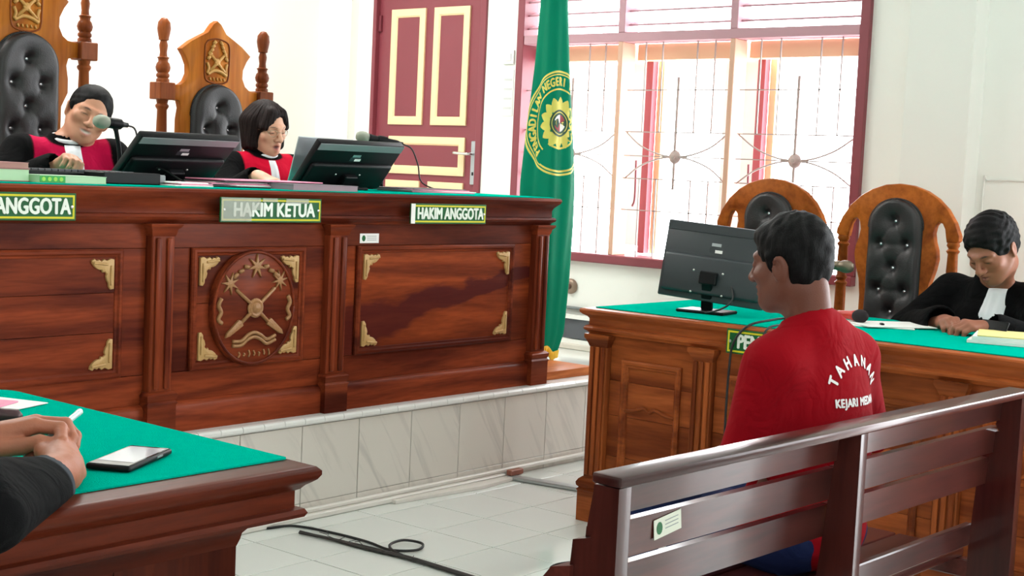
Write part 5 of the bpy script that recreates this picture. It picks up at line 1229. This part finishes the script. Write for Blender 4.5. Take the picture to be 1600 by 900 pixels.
    for j in range(15):
        q = j/14; z = z1_+(z0_-z1_)*q; hw = wt+(wb-wt)*q; row = []
        for i in range(17):
            u = -1+2*i/16; row.append((bib_x+u*hw, (min(ya+sl_*(z1_-z), yb+.3*sl_*max(0, z1_-.1-z)) if z < z1_-.1 else front(bib_x+u*hw*.5, z))-.02*u*u+.010+.0035*math.cos(u*PI*3.5)*min(1, q*3), z))
        grid.append(row)
    bo = mesh('white_bib', [p for r_ in grid for p in r_], [(j*17+i, j*17+i+1, j*17+i+18, j*17+i+17) for j in range(14) for i in range(16)], BIBM, t, True); mo = bo.modifiers.new('thick', 'SOLIDIFY'); mo.thickness = .004
    # stand-up white collar round the neck
    cpts = []
    for k in range(33):
        a_ = -PI*.5+2*PI*k/32; cpts.append((.0615*math.cos(a_), ly+.002-.0615*math.sin(a_)*-1, sh_z+.058-.016*math.sin(a_)))
    if collar: tube('white_collar', cpts, .009, BIBM, t, 8, False)
    if legs:
        T = Field((-.34, -.24, .02), (.34, .62, .70), .01)
        for s in (-1, 1): T.cone((s*.09, .0, .575), (s*.12, .42, .56), .095, .08, .05); T.cone((s*.12, .42, .56), (s*.13, .40, .05), .08, .065, .04)
        v, f = T.polygonize(1); npmesh('dark_trousers', v, f, CLOTHM, t, np.array(srgb(26, 26, 30))[None, :].repeat(len(v), 0))
        for s in (-1, 1): prism('shoe', [(s*.14-.045, .32), (s*.14+.045, .32), (s*.14+.045, .54), (s*.14+.02, .59), (s*.14-.02, .59), (s*.14-.045, .54)], (0, 0, .001), VX, VY, VZ, .06, BLACKP, t, .015)
    if hairfn: hairfn(t, hc, HR)
    return t, robe
def short_hair(t, hc, HR, m_=None, thick=1., fore=.0, amp=.002, seed=2, top=.0, wide=1.):
    H = hairfield(hc, HR); H.ell((0, -.018, .036+top), ((.077+.004*thick)*wide, .094+.006*thick, .084+.006*thick), .01); H.ell((0, -.05, .0), (.072, .062, .075), .02)
    if fore > 0: H.ell((0, .040, .074), (.055, .045, .026), .02)
    for s in (-1, 1): H.cone((s*.072*wide, .016, .02), (s*.074*wide, .010, -.018), .010, .006, .01)
    H.ell((0, .118, -.045+fore*.5), (.098, .09, .105+(.020 if fore <= 0 else 0)), .010, True)
    for s in (-1, 1): H.ell((s*.09, -.010, -.024), (.03, .03, .04), .008, True)
    H.cut((0, -.02, -.07), (0, .4, -1)); H.frame()
    v, f = H.polygonize(1); return npmesh('hair', v, f, m_ or HAIR, t, disp=hair_disp(v, amp, seed))
# laughing judge
m_hc = (-.075, .06, 1.112); m_R = rotm(math.radians(-12), math.radians(6), math.radians(-22))
jm, _ = robed('laughing judge in a crimson and black robe behind the bench microphone', (3.20, 5.0, ZP), math.radians(258), m_hc, m_R, srgb(196, 140, 112), srgb(168, 92, 86),
    ([(.185, .03, .945), (.285, .13, .80), (.135, .33, .905)], [(-.185, .03, .945), (-.27, .14, .80), (-.13, .34, .89)]), lean=.03, smile=1., mouth=.006, teeth=True, brow_w=1.3, wide=1.06, jaw=1.05, sh_z=.955,
    hands=(((( -.15, 1, .35), (-.5, -.3, 1)), (.8, .9, .95, 1.0), 1., (.5, .5, .4)), (((.2, 1, -.1), (0, 0, 1)), (.4, .45, .5, .5))), bib=(.62, .985, .040, .058), hairfn=lambda t, c, R: short_hair(t, c, R, None, .9, .0, .0014, wide=1.06), seed=4, arm_r=.072)
# woman judge with bobbed hair and spectacles
w_hc = (.0, .05, 1.112); w_R = rotm(math.radians(4), math.radians(12), math.radians(3))
def bob(t, hc, HR):
    H = hairfield(hc, HR, .0042); H.ell((0, -.014, .034), (.088, .104, .094), .01)
    for s in (-1, 1):
        H.cone((s*.066, -.005, .03), (s*.072, .012, -.075), .036, .026, .03); H.cone((s*.055, -.05, .02), (s*.05, -.045, -.085), .05, .036, .03)
    H.cone((0, -.06, .02), (0, -.065, -.085), .055, .038, .03); H.cone((.03, .06, .085), (.07, .065, .02), .022, .018, .02); H.cone((-.045, .05, .08), (-.074, .05, .015), .018, .014, .02)
    H.ell((-.010, .135, -.036), (.068, .105, .128), .010, True, rot=(0, -.14, 0)); H.cut((0, 0, -.108), (0, .15, -1)); H.frame()
    v, f = H.polygonize(2)
    q = (v-np.array(hc)) @ HR; an = np.arctan2(q[:, 0], q[:, 1]); npmesh('bobbed_hair', v, f, HAIRB, t, disp=.0012*np.sin(an*46)+.001*np.sin(an*23+q[:, 2]*40))
    SPEC = mat('spectacle_wire', srgb(196, 176, 150), .25, .9); fr_ = []
    def P(a): p = HR @ np.array(a)+np.array(hc); return tuple(p)
    for s in (-1, 1): tube('spectacle_rim', [P((s*.032+.021*math.cos(2*PI*k/20), .103-.012*(abs(s*.032+.021*math.cos(2*PI*k/20))/.05)**2, -.004+.0145*math.sin(2*PI*k/20))) for k in range(21)], .0013, SPEC, t, 6, False)
    tube('spectacle_bridge', [P((-.011, .104, .0)), P((0, .108, .003)), P((.011, .104, .0))], .0013, SPEC, t, 6)
    for s in (-1, 1): tube('spectacle_arm', [P((s*.052, .092, .003)), P((s*.074, .05, .004)), P((s*.08, -.01, .0))], .0013, SPEC, t, 6)
jw, _ = robed('woman judge with bobbed hair and spectacles in a crimson and black robe', (4.235, 5.03, ZP), math.radians(264), w_hc, w_R, srgb(220, 166, 138), srgb(178, 74, 74),
    ([(.165, .02, .925), (.275, .16, .79), (.25, .37, .892)], [(-.165, .02, .925), (-.26, .16, .79), (-.14, .36, .89)]), lean=.03, mouth=.012, wide=.97, jaw=.95, sh_z=.94, sh_w=.17,
    hands=((((-.25, 1, -.25), (.1, .2, 1)), (.5, .55, .6, .6), 1.1, (.6, .3, .3)), (((.2, 1, -.1), (0, 0, 1)), (.4, .45, .5, .5))), bib=(.62, .965, .026, .052), hairfn=bob, seed=8, brow_w=.7, arm_r=.066, redcol=np.array(srgb(204, 14, 50)))
# man in black robe looking down at his phone
l_hc = (-.09, .265, 1.148); l_R = rotm(math.radians(2), math.radians(33), math.radians(6))
def tousled(t, c, R):
    o = short_hair(t, c, R, None, 2.4, .02, .0028, 6, .006, 1.05)
ad, _ = robed('man in black robe and white bib looking down at a phone', (5.40, 1.945, 0), math.radians(165), l_hc, l_R, srgb(150, 94, 72), srgb(130, 74, 66),
    ([(.195, .10, .955), (.30, .22, .80), (.01, .385, .868)], [(-.195, .10, .955), (-.32, .24, .80), (-.20, .40, .868)]), lean=.13, red=False, jaw=1.04, wide=1.04, sh_z=.975, sh_w=.2,
    hands=((((-.75, .65, .12), (.25, .1, 1)), (.75, .8, .85, .9), 1., (.3, .3, .2)), (((.4, .9, .12), (-.25, .1, 1)), (.7, .75, .8, .85), 1., (.3, .3, .2))), bib=(.72, 1.0, .044, .072), bib_x=-.055, hairfn=tousled, seed=12, arm_r=.078, brow_w=1.1, collar=False)
pf_ = thing('mobile_phone', 'black phone held upright by the man in black robe', 'phone', (4.925, 1.828, .85))
_U = Vector((.26, .97, 0)).normalized(); _V = Vector((.45, -.12, .88)).normalized(); _V = (_V-_U*_V.dot(_U)).normalized()
obox('case', (4.925, 1.828, .876), _U, _V, _U.cross(_V), .112, .056, .009, BLACKP, pf_, .004, 3); obox('screen', Vector((4.925, 1.828, .876))-_U.cross(_V)*-.0048, _U, _V, _U.cross(_V), .105, .050, .0006, mat('phone_glass', srgb(30, 26, 28), .04), pf_)

sl2 = thing('stool', 'plain wooden stool hidden behind the defence desk under the man in black robe', 'stool', (5.42, 1.95, 0))
box('seat', 5.22, 5.60, 1.77, 2.12, .44, .475, L_Z, sl2, .01, 2)
for x in (5.24, 5.55):
    for y in (1.79, 2.07): box('leg', x, x+.03, y, y+.03, 0, .44, L_Z, sl2, .003)
# ------------------------------------------------------------------ prosecutor: arms reach in from the left, hands clasped round a pen
def prosecutor():
    t = person('person in a black robe with clasped hands holding a pen at the front desk', (.60, 2.06, 0), 0.)
    skin = srgb(172, 106, 80); hc = (0, .05, 1.16); HR = rotm(0, math.radians(12), 0)
    def L(x, y, z): return (-(y-2.06), x-.60, z)          # room point -> local point (forward is +X)
    rw, re = L(1.160, 1.800, .870), L(.90, 1.610, .886); lw, le = L(1.112, 1.968, .890), L(.86, 2.12, .885)
    F = Field((-.36, .22, .80), (.50, .78, .98), .0026)
    F.cone(re, rw, .038, .029, .01)
    # right hand: back of the hand turned to us, fingers folded under the other hand
    hand(F, rw, basis_from(np.array(L(1.238, 1.892, .872))-np.array(rw), (.85, .35, .5)), -1, (1.05, 1.1, 1.15, 1.15), 1., (.25, .5, .5), 1.02, .003)
    # left hand: laid over the right one, thumb and bent forefinger closing round it
    G = Field((-.36, .22, .80), (.50, .78, .98), .0026); G.cone(le, lw, .038, .028, .01)
    kn = [(1.188, 1.919, .917), (1.202, 1.940, .917), (1.212, 1.959, .911), (1.219, 1.976, .902)]
    for p, r_ in zip(kn, (.0135, .0135, .013, .012)): G.cone(lw, L(*p), .021, r_, .012)
    fg = [[(1.213, 1.888, .915), (1.197, 1.860, .901), (1.186, 1.862, .882)], [(1.236, 1.910, .916), (1.228, 1.880, .900), (1.214, 1.868, .884)], [(1.252, 1.934, .908), (1.250, 1.904, .896), (1.238, 1.886, .884)], [(1.252, 1.956, .899), (1.256, 1.934, .890), (1.25, 1.918, .88)]]
    for k_, ps in zip(kn, fg): G.chain([L(*k_)]+[L(*p) for p in ps], [.0115, .0105, .0095, .0078], .003)
    G.chain([L(1.125, 1.940, .884), L(1.160, 1.912, .889), L(1.177, 1.888, .897), L(1.190, 1.874, .897)], [.017, .0130, .0112, .0088], .006)
    F.frame(); F._mix(tuple(slice(0, n_) for n_ in F.n), G.F, .002, False)
    F.frame(); v, f = F.polygonize(1); cols = np.array(skin)[None, :].repeat(len(v), 0)
    rg = np.sin(v @ np.array((90, 60, 40.)))*.5+.5; cols = cols*(1-.08*rg[:, None])
    # one body with head and torso, out of the picture on the left
    B = Field((-.36, -.3, .36), (.52, .60, 1.36), .008)
    head(B, hc, HR); B.frame(); B.cone((0, 0, 1.0), (0, .02, 1.1), .06, .055, .03); B.ell((0, 0, .84), (.155, .085, .15), .05); B.ell((0, 0, .6), (.14, .1, .17), .06)
    for s, e in ((1, re), (-1, le)): B.chain([(s*.18, 0, .95), (s*.25, .18, .83), tuple(e)], [.045, .042, .04], .03)
    v2, f2 = B.polygonize(1); c2_ = head_tint(v2, hc, HR, skin, srgb(140, 80, 70), srgb(24, 20, 20))
    npmesh('body', np.concatenate([v, v2]), np.concatenate([f, f2+len(v)]), SKIN, t, np.concatenate([cols, c2_]))
    short_hair(t, hc, HR, None, 1.2, .01)
    S = Field((-.44, -.34, .36), (.60, .76, 1.12), .006)
    S.ell((0, 0, .84), (.19, .13, .16), .05); S.ell((0, 0, .66), (.18, .14, .18), .07); S.ell((0, .0, .5), (.2, .16, .1), .06); S.cone((0, -.012, .96), (0, -.006, 1.02), .078, .066, .03)
    for s, e, w_ in ((1, re, rw), (-1, le, lw)):
        e, w_ = np.array(e), np.array(w_); d = (w_-e)/np.linalg.norm(w_-e); cu = w_-d*(.078 if s > 0 else .004); sh0 = np.array((s*.18, 0, .94)); el = np.array((s*.27, .20, .86)) if s > 0 else np.array((s*.27, .2, .87))
        S.cone(tuple(np.array((s*.05, -.01, .97))), tuple(sh0), .048, .062, .05); S.cone(tuple(sh0), tuple(el), .075, .075, .04); S.cone(tuple(el), tuple(e), .07, .058, .04); S.cone(tuple(e), tuple(cu), .062 if s > 0 else .044, .037 if s > 0 else .040, .02)
        if s > 0: S.cone(tuple(e+np.array((.04, .03, -.010))), tuple(cu+np.array((.028, -.005, -.010))), .030, .024, .03)
        S.cone(tuple(cu+d*.002), tuple(cu+d*.1), .030, .040, .004, True)
    v, f = S.polygonize(2); v[:, 2] = np.where((v[:, 1] > .16) & (v[:, 0] < .28) & (v[:, 2] < .8475), .8475, v[:, 2]); cols = BLACKC[None, :].repeat(len(v), 0)
    lin = np.zeros(len(v))
    for w_, e in ((np.array(rw), np.array(re)), (np.array(lw), np.array(le))):
        d = (w_-e)/np.linalg.norm(w_-e); lin = np.maximum(lin, np.clip((((v-w_) @ d)+.105)/.006, 0, 1)*(np.linalg.norm(v-w_, axis=1) < .13)*(w_[0] > 0.1))
    cols = cols*(1-lin[:, None])+np.array(srgb(62, 66, 72))*lin[:, None]
    npmesh('black_robe', v, f, CLOTHM, t, cols, folds(v, .006, 21, 9.)*(v[:, 2] > .86))
    T = Field((-.34, -.24, .02), (.34, .62, .62), .01)
    for s in (-1, 1): T.cone((s*.1, .0, .49), (s*.14, .40, .49), .105, .085, .05); T.cone((s*.14, .40, .49), (s*.14, .38, .05), .085, .07, .04)
    v, f = T.polygonize(1); npmesh('dark_trousers', v, f, CLOTHM, t, np.array(srgb(26, 26, 30))[None, :].repeat(len(v), 0))
    return t
prosecutor()
pn = thing('pen', 'clear plastic pen held in the clasped hands at the front desk', 'pen', (1.26, 1.95, .9))
pa_, pb_ = Vector((1.205, 1.905, .900)), Vector((1.306, 1.985, .914)); pd_ = (pb_-pa_).normalized()
lathe('barrel', [(.001, -.012), (.0045, .0), (.0052, .01), (.0052, (pb_-pa_).length)], pa_, mat('clear_pen_plastic', srgb(196, 224, 222), .12), pn, axis=pd_, n=12)
lathe('end_cap', [(.0056, 0), (.0056, .012), (.004, .016), (0, .017)], pb_, mat('pen_cap', srgb(216, 232, 230), .2), pn, axis=pd_, n=12)
# stools for those whose seats are hidden behind the desks
st_ = thing('desk_chair', 'plain wooden chair behind the front desk', 'chair', (.52, 2.06, 0))
box('seat', .30, .73, 1.83, 2.29, .40, .44, D_X, st_, .01, 2); box('backrest', .27, .30, 1.83, 2.29, .44, .9, D_Z, st_, .008, 2)
for x in (.31, .69):
    for y in (1.85, 2.25): box('leg', x, x+.035, y, y+.035, 0, .40, D_Z, st_, .003)
